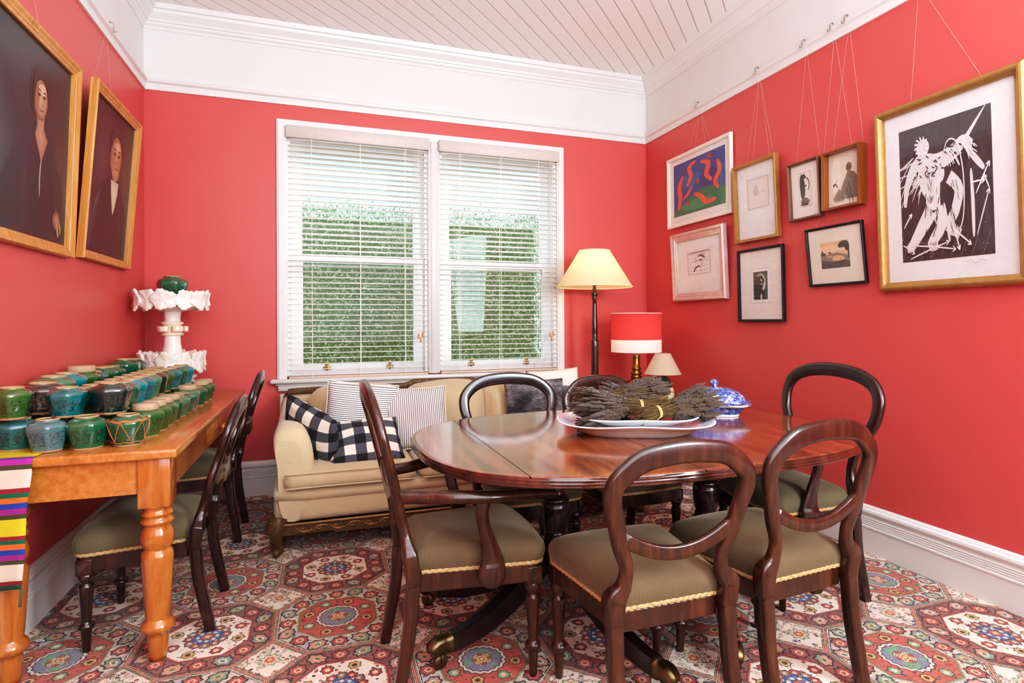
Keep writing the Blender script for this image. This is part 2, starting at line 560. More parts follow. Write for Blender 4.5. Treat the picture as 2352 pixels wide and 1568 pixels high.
    fq, pq = wedge(8, .115, .036); md = mix(fq.lt(1.15), md, '3a2620'); md = mix(fq.lt(.85), md, mix(pq, 'b0503f', 'd9c2a0')); md = mix(fq.lt(.35), md, '7a2f26')
    md = mix(ra.lt(.075), md, 'a8463a'); md = mix(ra.lt(.04), md, 'd9c29a')
    # star on cream
    rt = r * (1 + .12 * (th * 8).cos())
    f12, p12 = wedge(12, .27, .07)
    ms = mix(f12.lt(1.15), fld, '2b1d1a')
    ms = mix(f12.lt(.9), ms, mix(p12, 'a23a30', '8a6a50')); ms = mix(f12.lt(.4), ms, 'd6b79c')
    ms = mix(rt.lt(.215), ms, '33456f'); ms = mix(rt.lt(.16), ms, '5f6f96')
    f6, _ = wedge(8, .14, .028); ms = mix(f6.lt(1), ms, 'd6cbb6')
    ms = mix(rt.lt(.105), ms, '3a2723'); ms = mix(rt.lt(.085), ms, 'a8583f'); ms = mix(rt.lt(.035), ms, 'dcb98a')
    inner = mix(cream, md, ms)
    col = mix(d.lt(.645), bandbg, mix(cream, '8f7a55', '6b2b26'))
    col = mix(d.lt(.622), col, mix(cream, '5f6a4c', 'c4614f'))
    col = mix(d.lt(.605), col, inner)
    col = mix(band(d, .925, .938), col, '2a211d')
    # --- corner diamonds
    dd = (2 - ab) / .52
    dia = mix(line * rg.gt(.45), 'e6d0ba', '6a4a40')
    dia = mix(vd.lt(.31) * rg.gt(.3), dia, '2b1f1c'); dia = mix(vd.lt(.24) * rg.gt(.3), dia, motif)
    da = 1 - a; db = 1 - b
    dr = (da * da + db * db).sqrt(); dt = db.atan2(da)
    dfl = dr * (1 + .15 * (dt * 8).cos())
    dia = mix(dfl.lt(.15), dia, '6f8a66'); dia = mix(dfl.lt(.12), dia, 'd8b59a'); dia = mix(dfl.lt(.075), dia, 'b5503f'); dia = mix(dfl.lt(.035), dia, 'd2a857')
    isd = ab.gt(1.48)
    col = mix(isd, col, dia)
    e = (d - 1).abs() * (1 - isd) + isd * (dd - 1).abs() * .33
    edge2 = e.min(((ab - 1.48).abs()) * .7)
    col = mix(edge2.lt(.042), col, '2a231e')
    col = mix(edge2.lt(.033), col, mix(noise(wv, 30, 1).gt(.5), '7d8f66', 'c58a74'))
    col = mix(edge2.lt(.019), col, '2a231e')
    col = mix(edge2.lt(.010), col, 'cf8068')
    # pile
    g = noise(v, 900, 2); g2 = noise(v, 2.2, 3)
    col = mix((g - .3) * .35, col, '3a2a24')
    setin(p, 'Base Color', col)
    p.inputs['Roughness'].default_value = .95; p.inputs['Sheen Weight'].default_value = .2
    p.inputs['Specular IOR Level'].default_value = .15
    setin(p, 'Normal', bump(g, .5, .003))
    return m

M = {}
M['wall'] = mk_wall(); M['white'] = mk_white(); M['frieze'] = mk_white('white_frieze_paint', 'd6d4cf', .5)
M['ceil'] = mk_ceiling(); M['carpet'] = mk_carpet()
M['mahog'] = mk_wood('mahogany', '120804', '33190b', '593218', 2)
M['mahog_y'] = mk_wood('mahogany_along', '1c0a07', '451b12', '6e301c', 1)
M['rose'] = mk_wood('dark_rosewood', '0d0706', '26120e', '44211a', 2, .25, .6)
M['ped'] = mk_wood('dark_pedestal_wood', '0a0605', '1d0f0d', '351b15', 2, .28, .5)
M['pine'] = mk_wood('honey_pine', '8a4a1a', 'ae6d2f', 'c08a4a', 1, .25, .5, .8)
M['pine_z'] = mk_wood('honey_pine_turned', '824216', 'a56126', 'bb7e3e', 2, .22, .6, .8)
M['top'] = mk_tabletop()
M['cordu'] = mk_cord('olive_corduroy', '4d412b', '6c573a'); M['cordd'] = mk_cord('dark_olive_corduroy', '4a4634', '716749')
M['braid'] = mk_braid()
M['velvet'] = mk_velvet('beige_velvet', 'bda883', 'd0bc98')
M['velvet2'] = mk_velvet('beige_velvet_cushion', 'b9a47f', 'cbb792')
M['clay'] = mk_clay(); M['alab'] = mk_alabaster()
G = dict(green=mk_glaze('green_glaze', '0a4428', '1f6b46', '04180e'), teal=mk_glaze('teal_glaze', '084a52', '1a7474', '042228'),
         blue=mk_glaze('turquoise_glaze', '08606a', '1c8c92', '06303a'), olive=mk_glaze('olive_glaze', '24451a', '3f6a2c', '0e1c08'),
         dark=mk_glaze('blackgreen_glaze', '0b1a18', '1a3330', '040a0a'), brown=mk_glaze('brown_glaze', '2a1c1c', '4a3836', '8a7a5a'),
         grey=mk_glaze('bluegrey_glaze', '2e545c', '5a8080', '183038'), sage=mk_glaze('sage_glaze', '2c5a3c', '5a8460', '1a3420'))
M['tick'] = mk_ticking(); M['ging'] = mk_gingham(); M['fur'] = mk_fur(); M['runner'] = mk_runner()
M['brass'] = mk_metal('aged_brass', '8f6f38', .35, 'b99552'); M['dbrass'] = mk_metal('dull_brass', '5a4c34', .42, '8a7a58')
M['steel'] = mk_metal('pale_metal', 'c8c4ba', .3)
M['gold'] = mk_gilt('gold_leaf_frame', '9a7440', 'bd9a62'); M['gold2'] = mk_gilt('slim_gold_frame', '98703a', 'bb945a', '6b4018', .32)
M['silver'] = mk_gilt('silver_leaf_frame', 'c2b6ac', 'efe9e2', 'a8724e', .24)
M['oak'] = mk_wood('golden_oak_frame', '9a6226', 'bd8440', 'd3a263', 1, .35, .3)
M['brownf'] = mk_wood('brown_box_frame', '6b3a12', '87501f', '9c6630', 1, .35, .3)
M['walnutf'] = mk_wood('walnut_frame', '4a3220', '694a30', '82613f', 1, .4, .2)
M['black'] = plain('15161c', .3, name='black_lacquer'); M['whitef'] = plain('e9dfcf', .35, name='cream_frame')
M['matw'] = plain('f1efe9', .8, name='white_mat_board'); M['matc'] = plain('e6dfcd', .8, name='cream_mat_board')
M['carved'] = mk_carved(); M['glass'] = mk_glass('window_glass', (.97, .98, .98, 1), .3); M['pglass'] = mk_glass('picture_glass', (.97, .97, .97, 1), 1.0)
M['slat'] = mk_slat(); M['transfer'] = mk_transfer('blue_transferware', .56, 26); M['platter'] = mk_transfer('pale_blue_transfer', .40, 16)
M['cream_cer'] = plain('dfe2de', .15, coat=.3, name='cream_glazed_china')
M['vase'] = mk_vase()
M['linen'] = plain('e9e2d4', .9, name='white_linen')
M['lampwood'] = mk_wood('lamp_wood', '140806', '331710', '562a1a', 2, .25, .6)
# ------------------------------------------------------------------ the room
bm = bm_new(); add_box(bm, (XL - .1, YR - .1, -.06), (XR + .1, YB + .1, 0)); struct('floor', bm, M['carpet'])
bm = bm_new(); add_box(bm, (XL - .1, YR - .1, ZC), (XR + .1, YB + .1, ZC + .06)); struct('ceiling', bm, M['ceil'])
ZS = (RAIL0 + RAIL1) / 2
WX0, WX1, WZ0, WZ1 = -.235, 1.885, .835, 2.615     # window opening
bm = bm_new()
T = .16
add_box(bm, (XL - T, YB, 0), (WX0, YB + T, ZS)); add_box(bm, (WX1, YB, 0), (XR + T, YB + T, ZS))
add_box(bm, (WX0, YB, 0), (WX1, YB + T, WZ0)); add_box(bm, (WX0, YB, WZ1), (WX1, YB + T, ZS))
add_box(bm, (XL - T, YB, ZS), (XR + T, YB + T, ZC), 1)
struct('wall_back', bm, [M['wall'], M['frieze']])
for nm, xa, xb in (('wall_left', XL - T, XL), ('wall_right', XR, XR + T)):
    bm = bm_new(); add_box(bm, (xa, YR, 0), (xb, YB, ZS)); add_box(bm, (xa, YR, ZS), (xb, YB, ZC), 1)
    struct(nm, bm, [M['wall'], M['frieze']])
bm = bm_new(); add_box(bm, (XL - T, YR - T, 0), (XR + T, YR, ZS)); add_box(bm, (XL - T, YR - T, ZS), (XR + T, YR, ZC), 1)
struct('wall_front', bm, [M['wall'], M['frieze']])

def run(name, prof, side, m, a=None, b=None, cut=None):
    """moulding along one wall; prof = list of (distance from wall, z)"""
    bm = bm_new()
    def P(t, d, z):
        if side == 'back': return (t, YB - d, z)
        if side == 'left': return (XL + d, t, z)
        if side == 'front': return (t, YR + d, z)
        return (XR - d, t, z)
    lo, hi = (XL, XR) if side in ('back', 'front') else (YR, YB)
    A = []; B = []
    for d, z in prof:                                    # mitred ends
        A.append(P(lo + d if side in ('back', 'front') else lo, d, z)); B.append(P(hi - d, d, z))
    rings(bm, [A, B], sm=False)
    return struct(name, bm, m)
skirt = [(0, 0), (.022, 0), (.022, .128), (.027, .131), (.027, .138), (.020, .141), (.024, .150), (.020, .153), (.024, .160), (.020, .163),
         (.024, .170), (.020, .173), (.024, .181), (.018, .186), (.018, .198), (.026, .204), (.030, .214), (.028, .226), (.018, .230), (.014, .240), (.006, .246), (0, .246)]
rail = [(0, RAIL0), (.012, RAIL0), (.014, RAIL0 + .012), (.014, RAIL0 + .042), (.030, RAIL0 + .052), (.034, RAIL0 + .064), (.028, RAIL0 + .076), (.010, RAIL1), (0, RAIL1)]
corn = [(0, CORN - .03), (.006, CORN - .03), (.006, CORN - .012), (.02, CORN), (.024, CORN + .012), (.034, CORN + .016), (.04, CORN + .03), (.07, CORN + .062), (.076, CORN + .08), (.088, CORN + .084), (.1, ZC), (0, ZC)]
for i, s in enumerate(('back', 'left', 'right', 'front')):
    run('baseboard_' + s, skirt, s, M['white'])
    run('trim_%d' % (1 + i), rail, s, M['white'])
    run('trim_%d' % (5 + i), corn, s, M['white'])

# window: two double-hung sashes, one architrave
win = bpy.data.objects.new('window_1', None); COL.objects.link(win); win['kind'] = 'structure'; win.location = (.825, YB, .81)
def wpart(name, boxes, m=M['white'], parent=None, label=None, r=.004, frames_=()):
    bm = bm_new()
    for a, b in boxes: add_rbox(bm, a, b, min(r, min(abs(b[i] - a[i]) for i in range(3)) * .3), 1)
    for x0, x1, z0, z1, ws, wt, wb, ya, yb in frames_:      # mitred rectangular frame
        def R4(o, y): return [(x0 + ws * o, y, z0 + wb * o), (x1 - ws * o, y, z0 + wb * o), (x1 - ws * o, y, z1 - wt * o), (x0 + ws * o, y, z1 - wt * o)]
        rings(bm, [R4(0, yb), R4(0, ya), R4(1, ya), R4(1, yb)], loop=True, sm=False)
    o = obj(name, bm, m, parent or win, label)
    for v in o.data.vertices: v.co -= Vector(win.location)
    return o
y0 = YB - .032
wpart('frame', [], frames_=[(-.289, 1.940, .822, 2.69, .062, .082, 0, YB - .020, YB), (-.277, 1.928, .822, 2.678, .040, .050, 0, YB - .032, YB - .019), (-.240, 1.892, .822, 2.64, .016, .028, 0, YB - .026, YB)])
wpart('mullion', [((.795, y0, .83), (.885, YB + .1, 2.625)), ((.815, y0 - .008, .83), (.865, YB, 2.625))])
wpart('sill', [((-.335, YB - .075, .79), (1.992, YB + .06, .822))], r=.014)
wpart('sill_apron', [((-.285, YB - .035, .735), (1.935, YB, .79)), ((-.30, YB - .045, .775), (1.95, YB, .79))])
for xa, xb, zm in ((-.226, .80, 1.711), (.88, 1.876, 1.69)):
    wpart('jamb', [], frames_=[(xa, xb, .82, 2.62, .028, .035, .012, YB, YB + .15)])
    a, b = xa + .028, xb - .028
    up = wpart('upper_sash', [], frames_=[(a, b, zm - .035, 2.585, .075, .085, .05, YB + .09, YB + .13)])
    lo = wpart('lower_sash', [], frames_=[(a, b, .832, zm + .022, .08, .047, .083, YB + .045, YB + .085)])
    bm = bm_new(); vface(bm, [bm.verts.new(Vector(q) - Vector(win.location)) for q in ((a + .07, YB + .11, zm), (b - .07, YB + .11, zm), (b - .07, YB + .11, 2.51), (a + .07, YB + .11, 2.51))], 0, False)
    obj('glass_pane', bm, M['glass'], up)
    bm = bm_new(); vface(bm, [bm.verts.new(Vector(q) - Vector(win.location)) for q in ((a + .07, YB + .065, .91), (b - .07, YB + .065, .91), (b - .07, YB + .065, zm), (a + .07, YB + .065, zm))], 0, False)
    obj('glass_pane', bm, M['glass'], lo)
    for lx in ((.048, .507) if xa < 0 else (1.15, 1.621)):
        bm = bm_new(); L = Vector(win.location)
        c = Vector((lx, YB + .044, .90)) - L
        add_rbox(bm, c + Vector((-.028, -.006, -.024)), c + Vector((.028, 0, -.002)), .003, 1)
        add_rbox(bm, c + Vector((-.008, -.014, -.03)), c + Vector((.008, -.004, .036)), .003, 1)
        add_rbox(bm, c + Vector((-.014, -.022, .012)), c + Vector((.012, -.01, .03)), .004, 1)
        obj('sash_fastener', bm, M['brass'], lo, 'brass sash fastener')

# venetian blinds
def blind(xa, xb, zbot, label):
    t = thing('venetian_blind', label, 'blind', ((xa + xb) / 2, YB - .005, zbot), 0, 'venetian blinds in the window')
    L = Vector(t.location); hw = (xb - xa) / 2
    zt = 2.64 - zbot
    bm = bm_new(); add_rbox(bm, (-hw - .012, -.062, zt - .088), (hw + .012, -.045, zt), .003, 1)
    add_rbox(bm, (-hw, -.045, zt - .05), (hw, .0, zt - .005), .003, 1)
    obj('valance', bm, M['val'], t, 'plain beige valance board')
    bm = bm_new()
    n = 44; ztop = zt - .1
    for k in range(n):
        z = .026 + (ztop - .026) * k / (n - 1)
        q = .05; tl = math.radians(-4)
        dy, dz = q / 2 * cos(tl), q / 2 * sin(tl)
        c = Vector((0, -.022, z)); h = .0014
        vs = []
        for i in (-1, -.5, 0, .5, 1):
            vs.append((dy * i, dz * i + .0022 * (1 - i * i)))
        up_ = [(y, z_ + h) for y, z_ in vs]; dn = [(y, z_ - h) for y, z_ in vs][::-1]
        ringA = [(-hw, c.y + y, c.z + z_) for y, z_ in up_ + dn]; ringB = [(hw, c.y + y, c.z + z_) for y, z_ in up_ + dn]
        rings(bm, [ringA, ringB], sm=False)
    obj('slats', bm, M['slat'], t)
    bm = bm_new(); add_rbox(bm, (-hw, -.047, 0), (hw, .003, .018), .004, 2); obj('bottom_rail', bm, M['blrail'], t)
    for f in (-.68, 0, .66):
        bm = bm_new()
        for yy in (-.0485, .0045): add_box(bm, (f * hw - .0018, yy - .0006, .005), (f * hw + .0018, yy + .0006, ztop + .02))
        obj('ladder_cord', bm, M['linen'], t)
    for k, (dx, ln) in enumerate(((.075, 1.40), (.06, 1.43), (.045, 1.39))):
        bm = bm_new(); x = hw - dx
        add_box(bm, (x - .0012, -.056, ztop - ln), (x + .0012, -.054, ztop + .02))
        cd = obj('pull_cord', bm, M['linen'], t)
        bm = bm_new(); add_lathe(bm, [(.003, .0), (.005, -.004), (.0075, -.036), (.006, -.04)], 10, (x, -.055, ztop - ln))
        obj('cord_tassel', bm, M['tassel'], cd, 'small wooden tassel')
    return t
M['val'] = plain('cfc4ba', .5, name='beige_valance'); M['blrail'] = plain('cdb49c', .45, name='blind_bottom_rail'); M['tassel'] = plain('c08a52', .5, name='wooden_tassel')
blind(-.212, .788, .822, 'left of the two cream venetian blinds, wider, with tassels hanging clear')
blind(.888, 1.888 - .018, .825, 'right of the two cream venetian blinds, beside the tall cream floor lamp')

# outdoors
bm = bm_new(); add_box(bm, (-12, YB + .3, -.3), (14, 16, -.15)); struct('ground_outside', bm, plain('7c8064', .9, name='garden_soil'))
def mk_leafmat():
    m, p = newmat('hedge_leaf')
    v, x, y, z = coords()
    n = noise(v, 9, 4, .7); n2 = noise(v, 45, 2)
    setin(p, 'Base Color', ramp(n * .6 + n2 * .4, [(.3, '40552f'), (.48, '6d8450'), (.62, 'a3ad80'), (.75, 'd6d0a4')])); p.inputs['Roughness'].default_value = .5
    return m
ML = mk_leafmat()
rnd = random.Random(3)
hx0, hx1, hy0, hy1, hz = -2.6, 2.33, 6.0, 6.8, 2.36
t = thing('clipped_hedge', 'tall dense green hedge seen through the blinds', 'hedge', ((hx0 + hx1) / 2, 6.4, -.15))
L = Vector(t.location)
bm = bm_new(); add_box(bm, Vector((hx0, hy0 + .12, -.15)) - L, Vector((hx1 - .1, hy1, hz - .1)) - L); obj('branches', bm, plain('5c6d3e', .9, name='hedge_shade'), t)
bm = bm_new()
def leaf(p, s):
    a = rnd.uniform(0, 2 * pi); tilt = rnd.uniform(-.9, .9)
    d = Vector((cos(a), rnd.uniform(-.5, .2), sin(a))).normalized(); n = Vector((rnd.uniform(-.5, .5), -1, rnd.uniform(-.2, .9))).normalized()
    b = d.cross(n).normalized() * s * .42; d = d * s
    vface(bm, [bm.verts.new(p - d), bm.verts.new(p + b), bm.verts.new(p + d), bm.verts.new(p - b)], 0, False)
for i in range(36000):
    x = rnd.uniform(hx0, hx1 + .06); z = rnd.uniform(-.15, hz) ; y = hy0 + abs(rnd.gauss(0, .07)) + .06 * sin(x * 5) * sin(z * 4)
    leaf(Vector((x, y, z)) - L, rnd.uniform(.009, .021))
for i in range(2500):
    x = rnd.uniform(hx0, hx1); y = rnd.uniform(hy0, hy1); leaf(Vector((x, y, hz + rnd.gauss(0, .04))) - L, rnd.uniform(.01, .024))
for i in range(1200):
    leaf(Vector((hx1 + abs(rnd.gauss(0, .05)), rnd.uniform(hy0, hy1), rnd.uniform(-.1, hz))) - L, rnd.uniform(.02, .04))
fo = obj('leaves', bm, ML, t); fo['kind'] = 'stuff'
def mk_clad():
    m, p = newmat('pale_weatherboards')
    v, x, y, z = coords()
    f = (z / .16).frac(); g = smooth(f, .0, .12)
    n = noise(mapping(v, (1, 1, 9)), 3, 3)
    setin(p, 'Base Color', mix(g, '8f979c', mix(n, 'c9ced2', 'dfe2e3'))); p.inputs['Roughness'].default_value = .7
    return m
t = thing('neighbouring_house', 'pale weatherboard house wall above the hedge', 'house', (1, 9.2, -.15))
bm = bm_new(); add_box(bm, (-8, 0, 0), (8, .2, 4.1)); obj('clad_wall', bm, mk_clad(), t)
bm = bm_new()
V = [(-8.4, -.5, 4.05), (8.4, -.5, 4.05), (8.4, 3.2, 5.6), (-8.4, 3.2, 5.6)]
rings(bm, [[V[0], V[1], V[2], V[3]], [(a, b, c + .08) for a, b, c in V]], sm=False)
obj('roof', bm, plain('8b8f92', .6, name='grey_roofing'), t)
bm = bm_new(); add_box(bm, (-8.4, -.56, 3.98), (8.4, -.46, 4.12)); obj('gutter', bm, M['whitef'], t)
t = thing('paling_fence', 'pale timber fence standing to the right of the hedge', 'fence', (3.4, 7.0, -.15))
for k in range(16):
    bm = bm_new(); add_rbox(bm, (-1 + k * .14, 0, 0), (-1 + k * .14 + .132, .02, 1.75 + .02 * (k % 3)), .004, 1); obj('fence_board', bm, M['whitef'], t)

# white panel heater low behind the sofa
t = thing('panel_heater', 'white panel heater under the window behind the sofa, left edge showing', 'heater', (.35, YB - .07, .12))
bm = bm_new(); add_rbox(bm, (-.62, -.035, 0), (.62, .035, .60), .01, 2); obj('heater_casing', bm, M['white'], t)
bm = bm_new()
for sx in (-.5, .5): add_rbox(bm, (sx - .02, .03, .1), (sx + .02, .066, .5), .003, 1)
obj('wall_bracket', bm, M['white'], t)
# ------------------------------------------------------------------ chairs
def seat_outline(hwr, hwf, d, n=40, inset=0):
    """rounded trapezoid, back edge at y=0"""
    pts = []
    raw = [(-hwr, .012), (hwr, .012), (hwf, d), (-hwf, d)]
    rad = (.02, .02, .055, .055)
    for i in range(4):
        p = Vector(raw[i]); a = Vector(raw[i - 1]); b = Vector(raw[(i + 1) % 4]); r = rad[i]
        u = (a - p).normalized() * r; w = (b - p).normalized() * r
        for k in range(6):
            t = k / 5; pts.append((p + u) * (1 - t) ** 2 + p * 2 * t * (1 - t) + (p + w) * t * t)
    # subdivide straight runs; the front bows a little
    out = []
    for i, p in enumerate(pts):
        q = pts[(i + 1) % len(pts)]; L = (q - p).length; k = max(1, int(L / .03))
        for j in range(k): out.append(p.lerp(q, j / k))
    cx, cy = 0, d * .5
    res = []
    for p in out:
        bow = .018 * (1 - (p.x / hwf) ** 2) * max(0, (p.y - d * .8) / (d * .2))
        res.append(Vector((p.x, p.y + bow)))
    return res
LEGPROF = [(.0125, 0), (.0135, .01), (.017, .085), (.018, .092), (.025, .097), (.028, .106), (.025, .115), (.018, .120), (.0165, .128), (.0185, .17), (.0225, .235),
           (.0255, .268), (.024, .276), (.018, .281), (.017, .285), (.024, .294), (.028, .308), (.027, .320), (.020, .330), (.018, .334), (.027, .337), (.027, .342)]
def balloon(H, W, zb, hb, ww, rake, arm=False):
    """centre line of the hooped back, from left seat joint over the top; returns points and section sizes"""
    def Y(z): 
        t = max(0, (z - zb) / (H - zb)); return -rake * t ** 1.25
    k = (H - zb)
    half = [(0, hb + .004, .049, .046), (.10, hb + .006, .058, .047), (.145, hb + .004, .062, .046), (.19, ww + .012, .048, .038), (.235, ww + .003, .041, .034), (.32, ww + .001, .040, .033), (.45, ww + .026, .046, .033),
            (.60, W - .016, .051, .032), (.705, W - .001, .055, .031), (.79, W - .008, .058, .030), (.865, W - .048, .061, .029), (.913, W * .58, .064, .028), (.934, W * .28, .065, .028), (.940, 0, .065, .028)]
    pts = []; sz = []
    for s in (-1, 1):
        seq = half if s == -1 else half[::-1][1:]
        for f, x, w, th in seq:
            z = zb + f * k; pts.append((s * x if x else 0, Y(z), z)); sz.append((w, th))
    P = catmull(pts, 5); S = []
    for i in range(len(P)):
        t = i / 5; a = int(t); b = min(a + 1, len(sz) - 1); f = t - a
        S.append((sz[a][0] * (1 - f) + sz[b][0] * f, sz[a][1] * (1 - f) + sz[b][1] * f))
    return P, S, Y
def make_chair(name, label, H=.905, zs=.40, hwr=.175, hwf=.225, d=.43, W=.222, hb=.186, ww=.160, rake=.085, wood='mahog', seatm='cordu', arms=False, splat=False, crown=.105, splay=.055, cat='chair', group=None, loc=(0,0,0), rz=0):
    t = thing(name, label, cat, loc, rz, group)
    wm = M[wood]
    out = seat_outline(hwr, hwf, d)
    c = Vector((0, d * .5))
    # upholstered seat
    bm = bm_new(); rs = []
    for s, z in ((.99, zs - .012), (1.0, zs), (1.025, zs + .014), (1.04, zs + .034), (1.03, zs + .052), (.985, zs + .068), (.88, zs + crown * .78), (.72, zs + crown * .90), (.5, zs + crown * .975), (.25, zs + crown), (.02, zs + crown)):
        rs.append([(c.x + (p.x - c.x) * s, c.y + (p.y - c.y) * s, z) for p in out])
    rings(bm, rs)
    obj('seat', bm, M[seatm], t)
    # braid
    bm = bm_new(); n = 220
    L = [0]
    for i in range(len(out)): L.append(L[-1] + (out[(i + 1) % len(out)] - out[i]).length)
    path = []
    j = 0
    for k in range(n):
        s = L[-1] * k / n
        while L[j + 1] < s: j += 1
        f = (s - L[j]) / max(1e-9, L[j + 1] - L[j]); p = out[j].lerp(out[(j + 1) % len(out)], f)
        q = c + (p - c) * 1.012
        path.append(Vector((q.x, q.y, zs + .001)))
    def bsec(i, tt):
        a = .0018 * sin(i * pi * .66); return [(x - .001, y + a) for x, y in rrect(.006, .0135, .5, 2)]
    sweep(bm, path, bsec, loop=True)
    obj('braid_trim', bm, M['braid'], t, 'pale gold gimp braid')
    # rails
    bm = bm_new(); z1 = zs - .005; z0 = z1 - .062
    rs = []
    for s, z in ((.985, z1), (1.0, z1 - .004), (1.0, z0 + .004), (.985, z0), (.86, z0), (.86, z1)):
        rs.append([(c.x + (p.x - c.x) * s, c.y + (p.y - c.y) * s, z) for p in out])
    rings(bm, rs, loop=True, sm=False)
    obj('seat_rail', bm, wm, t)
    # front legs: square block over turning
    for s in (-1, 1):
        bm = bm_new(); fx, fy = s * (hwf - .032), d - .033
        k = (z0 + .012) / .342
        add_lathe(bm, [(r * 1.02, z * k) for r, z in LEGPROF], 20, (fx, fy, 0))
        add_rbox(bm, (fx - .027, fy - .027, z0 - .008), (fx + .027, fy + .027, z1 - .01), .004, 2)
        obj('leg', bm, wm, t)
    # sabre back legs
    for s in (-1, 1):
        bm = bm_new()
        pth = catmull([(s * (hb + .008), -splay, 0), (s * (hb + .007), -splay * .66, .10), (s * (hb + .005), -splay * .27, .22), (s * (hb + .004), -.006, .33), (s * (hb + .004), 0, zs - .02), (s * (hb + .004), 0, zs + .012)], 5)
        def ls(i, tt, s=s): return rrect(.039 + .008 * tt, .037 + .010 * tt, .16, 2)
        sweep(bm, pth, ls, up=(0, 1, 0))
        obj('leg', bm, wm, t)
    P, S, Y = balloon(H, W, zs - .03, hb, ww, rake)
    bm = bm_new()
    sweep(bm, P, lambda i, tt: rrect(S[i][1] , S[i][0], .46, 4), up=None or (0, 1, 0)) if False else None
    rs = []
    for i, p in enumerate(P):
        tg = (P[min(i + 1, len(P) - 1)] - P[max(i - 1, 0)]).normalized()
        nb = Vector((0, 1, 0)); nb = (nb - tg * nb.dot(tg)).normalized(); u = tg.cross(nb)
        rs.append([p + u * a + nb * b for a, b in rrect(S[i][0], S[i][1], .16 + .26 * max(0, min(1, (p.z - zs - .05) / .07)), 3)])
    rings(bm, rs)
    obj('back_frame', bm, wm, t)
    # cross rail
    k = H - zs
    bm = bm_new()
    zr = zs + .50 * k - .02 if not splat else zs + .43 * k
    if not splat:
        pth = []
        for i in range(17):
            f = -1 + i / 8; z = zr - .062 * (1 - f * f); pth.append((f * (ww + .024), Y(z) - .012 * (1 - f * f), z))
        sweep(bm, pth, rrect(.020, .040, .22, 2))
    else:
        pth = []
        for i in range(33):
            f = -1 + i / 16; z = zr; pth.append((f * (ww + .012), Y(z) - .03 * (1 - f * f), z + .006 * cos(f * 3 * pi)))
        sweep(bm, pth, lambda i, tt: rrect(.022, .05 + .03 * (1 - abs(2 * tt - 1)) + .008 * cos((2 * tt - 1) * 5 * pi), .3, 2))
    obj('cross_rail', bm, wm, t, None)
    if arms:
        za = zs + .260
        for s in (-1, 1):
            bm = bm_new()
            pth = catmull([(s * (ww + .014), Y(za) + .004, za - .004), (s * (ww + .045), .04, za - .004), (s * (hwf + .020), .13, za - .001), (s * (hwf + .024), .24, za - .010), (s * (hwf + .002), .34, za - .020), (s * (hwf - .032), .43, za - .034), (s * (hwf - .062), .50, za - .050)], 5)
            n = len(pth)
            def asx(i, tt):
                w = .030 + .022 * sin(min(1, tt * 1.4) * pi) ** .7 if tt < .72 else .044 - .006 * (tt - .72)
                return rrect(max(.03, w), .030 + .016 * (1 - tt), .48, 3)
            sweep(bm, pth, asx)
            obj('arm', bm, wm, t)
            bm = bm_new()
            pth = catmull([(s * (hwf + .010), .244, zs - .050), (s * (hwf + .010), .248, zs - .01), (s * (hwf + .008), .250, zs + .035), (s * (hwf + .006), .240, zs + .09), (s * (hwf + .008), .224, zs + .145), (s * (hwf + .016), .214, zs + .20), (s * (hwf + .020), .222, za - .012)], 5)
            rad = [.018, .046, .050, .050, .046, .038, .031, .027, .025, .024]
            n = len(pth)
            def ssx(i, tt):
                f = tt * 6
                prof = [(0, .022), (.3, .042), (.8, .050), (1.5, .046), (2.2, .036), (3.0, .027), (4.0, .021), (5.2, .022), (6, .028)]
                for (a, ra), (b, rb) in zip(prof, prof[1:]):
                    if a <= f <= b: r = ra + (rb - ra) * (f - a) / (b - a); break
                th = .017 if f > 1.6 else .021
                return [(x, y) for x, y in ([(th * cos(q), r * sin(q)) for q in [2 * pi * j / 14 for j in range(14)]])]
            # section axes: b across the chair, u along its depth
            rs = []
            for i, p in enumerate(pth):
                tg = (pth[min(i + 1, n - 1)] - pth[max(i - 1, 0)]).normalized()
                bx = Vector((1, 0, 0)); bx = (bx - tg * bx.dot(tg)).normalized(); u = tg.cross(bx)
                rs.append([p + bx * a + u * b for a, b in ssx(i, i / (n - 1))])
            rings(bm, rs)
            obj('arm_support', bm, wm, t)
    return t
GD = 'mahogany balloon-back chairs round the dining table'
chC = make_chair('dining_chair', 'mahogany side chair seen from behind at the near table side, left of two', group=GD, loc=(.965, 1.485, 0), H=.89)
chD = make_chair('dining_chair', 'mahogany balloon-back side chair at the near right, in front of the right armchair', group=GD, loc=(1.485, 1.50, 0), rz=math.radians(5), H=.915)
chF1 = make_chair('dining_chair', 'dark balloon-back chair behind the table, crest before the grey animal cushion', group=GD, loc=(.972, 3.02, 0), rz=pi, H=.952, W=.25, ww=.17, wood='rose', zs=.375)
chF2 = make_chair('dining_chair', 'balloon-back chair behind the table, crest rising behind the lavender', group=GD, loc=(1.535, 3.03, 0), rz=pi + .05, H=.917, W=.215, zs=.37)
chAL = make_chair('dining_armchair', 'open mahogany armchair at the left end of the dining table', group='carver armchairs at the table ends', arms=True, loc=(.285, 2.125, 0), rz=-pi / 2,
                  H=1.03, W=.26, hb=.185, ww=.168, rake=.15, hwr=.175, hwf=.235, d=.44)
chAR = make_chair('dining_armchair', 'dark open armchair at the right end of the table by the red wall', group='carver armchairs at the table ends', arms=True, loc=(2.215, 2.18, 0), rz=pi / 2 - .11, zs=.41,
                  H=1.03, W=.298, hb=.225, ww=.195, rake=.10, hwr=.21, hwf=.258, d=.385, wood='rose', seatm='cordd')
GS = 'dark chairs tucked under the pine table'
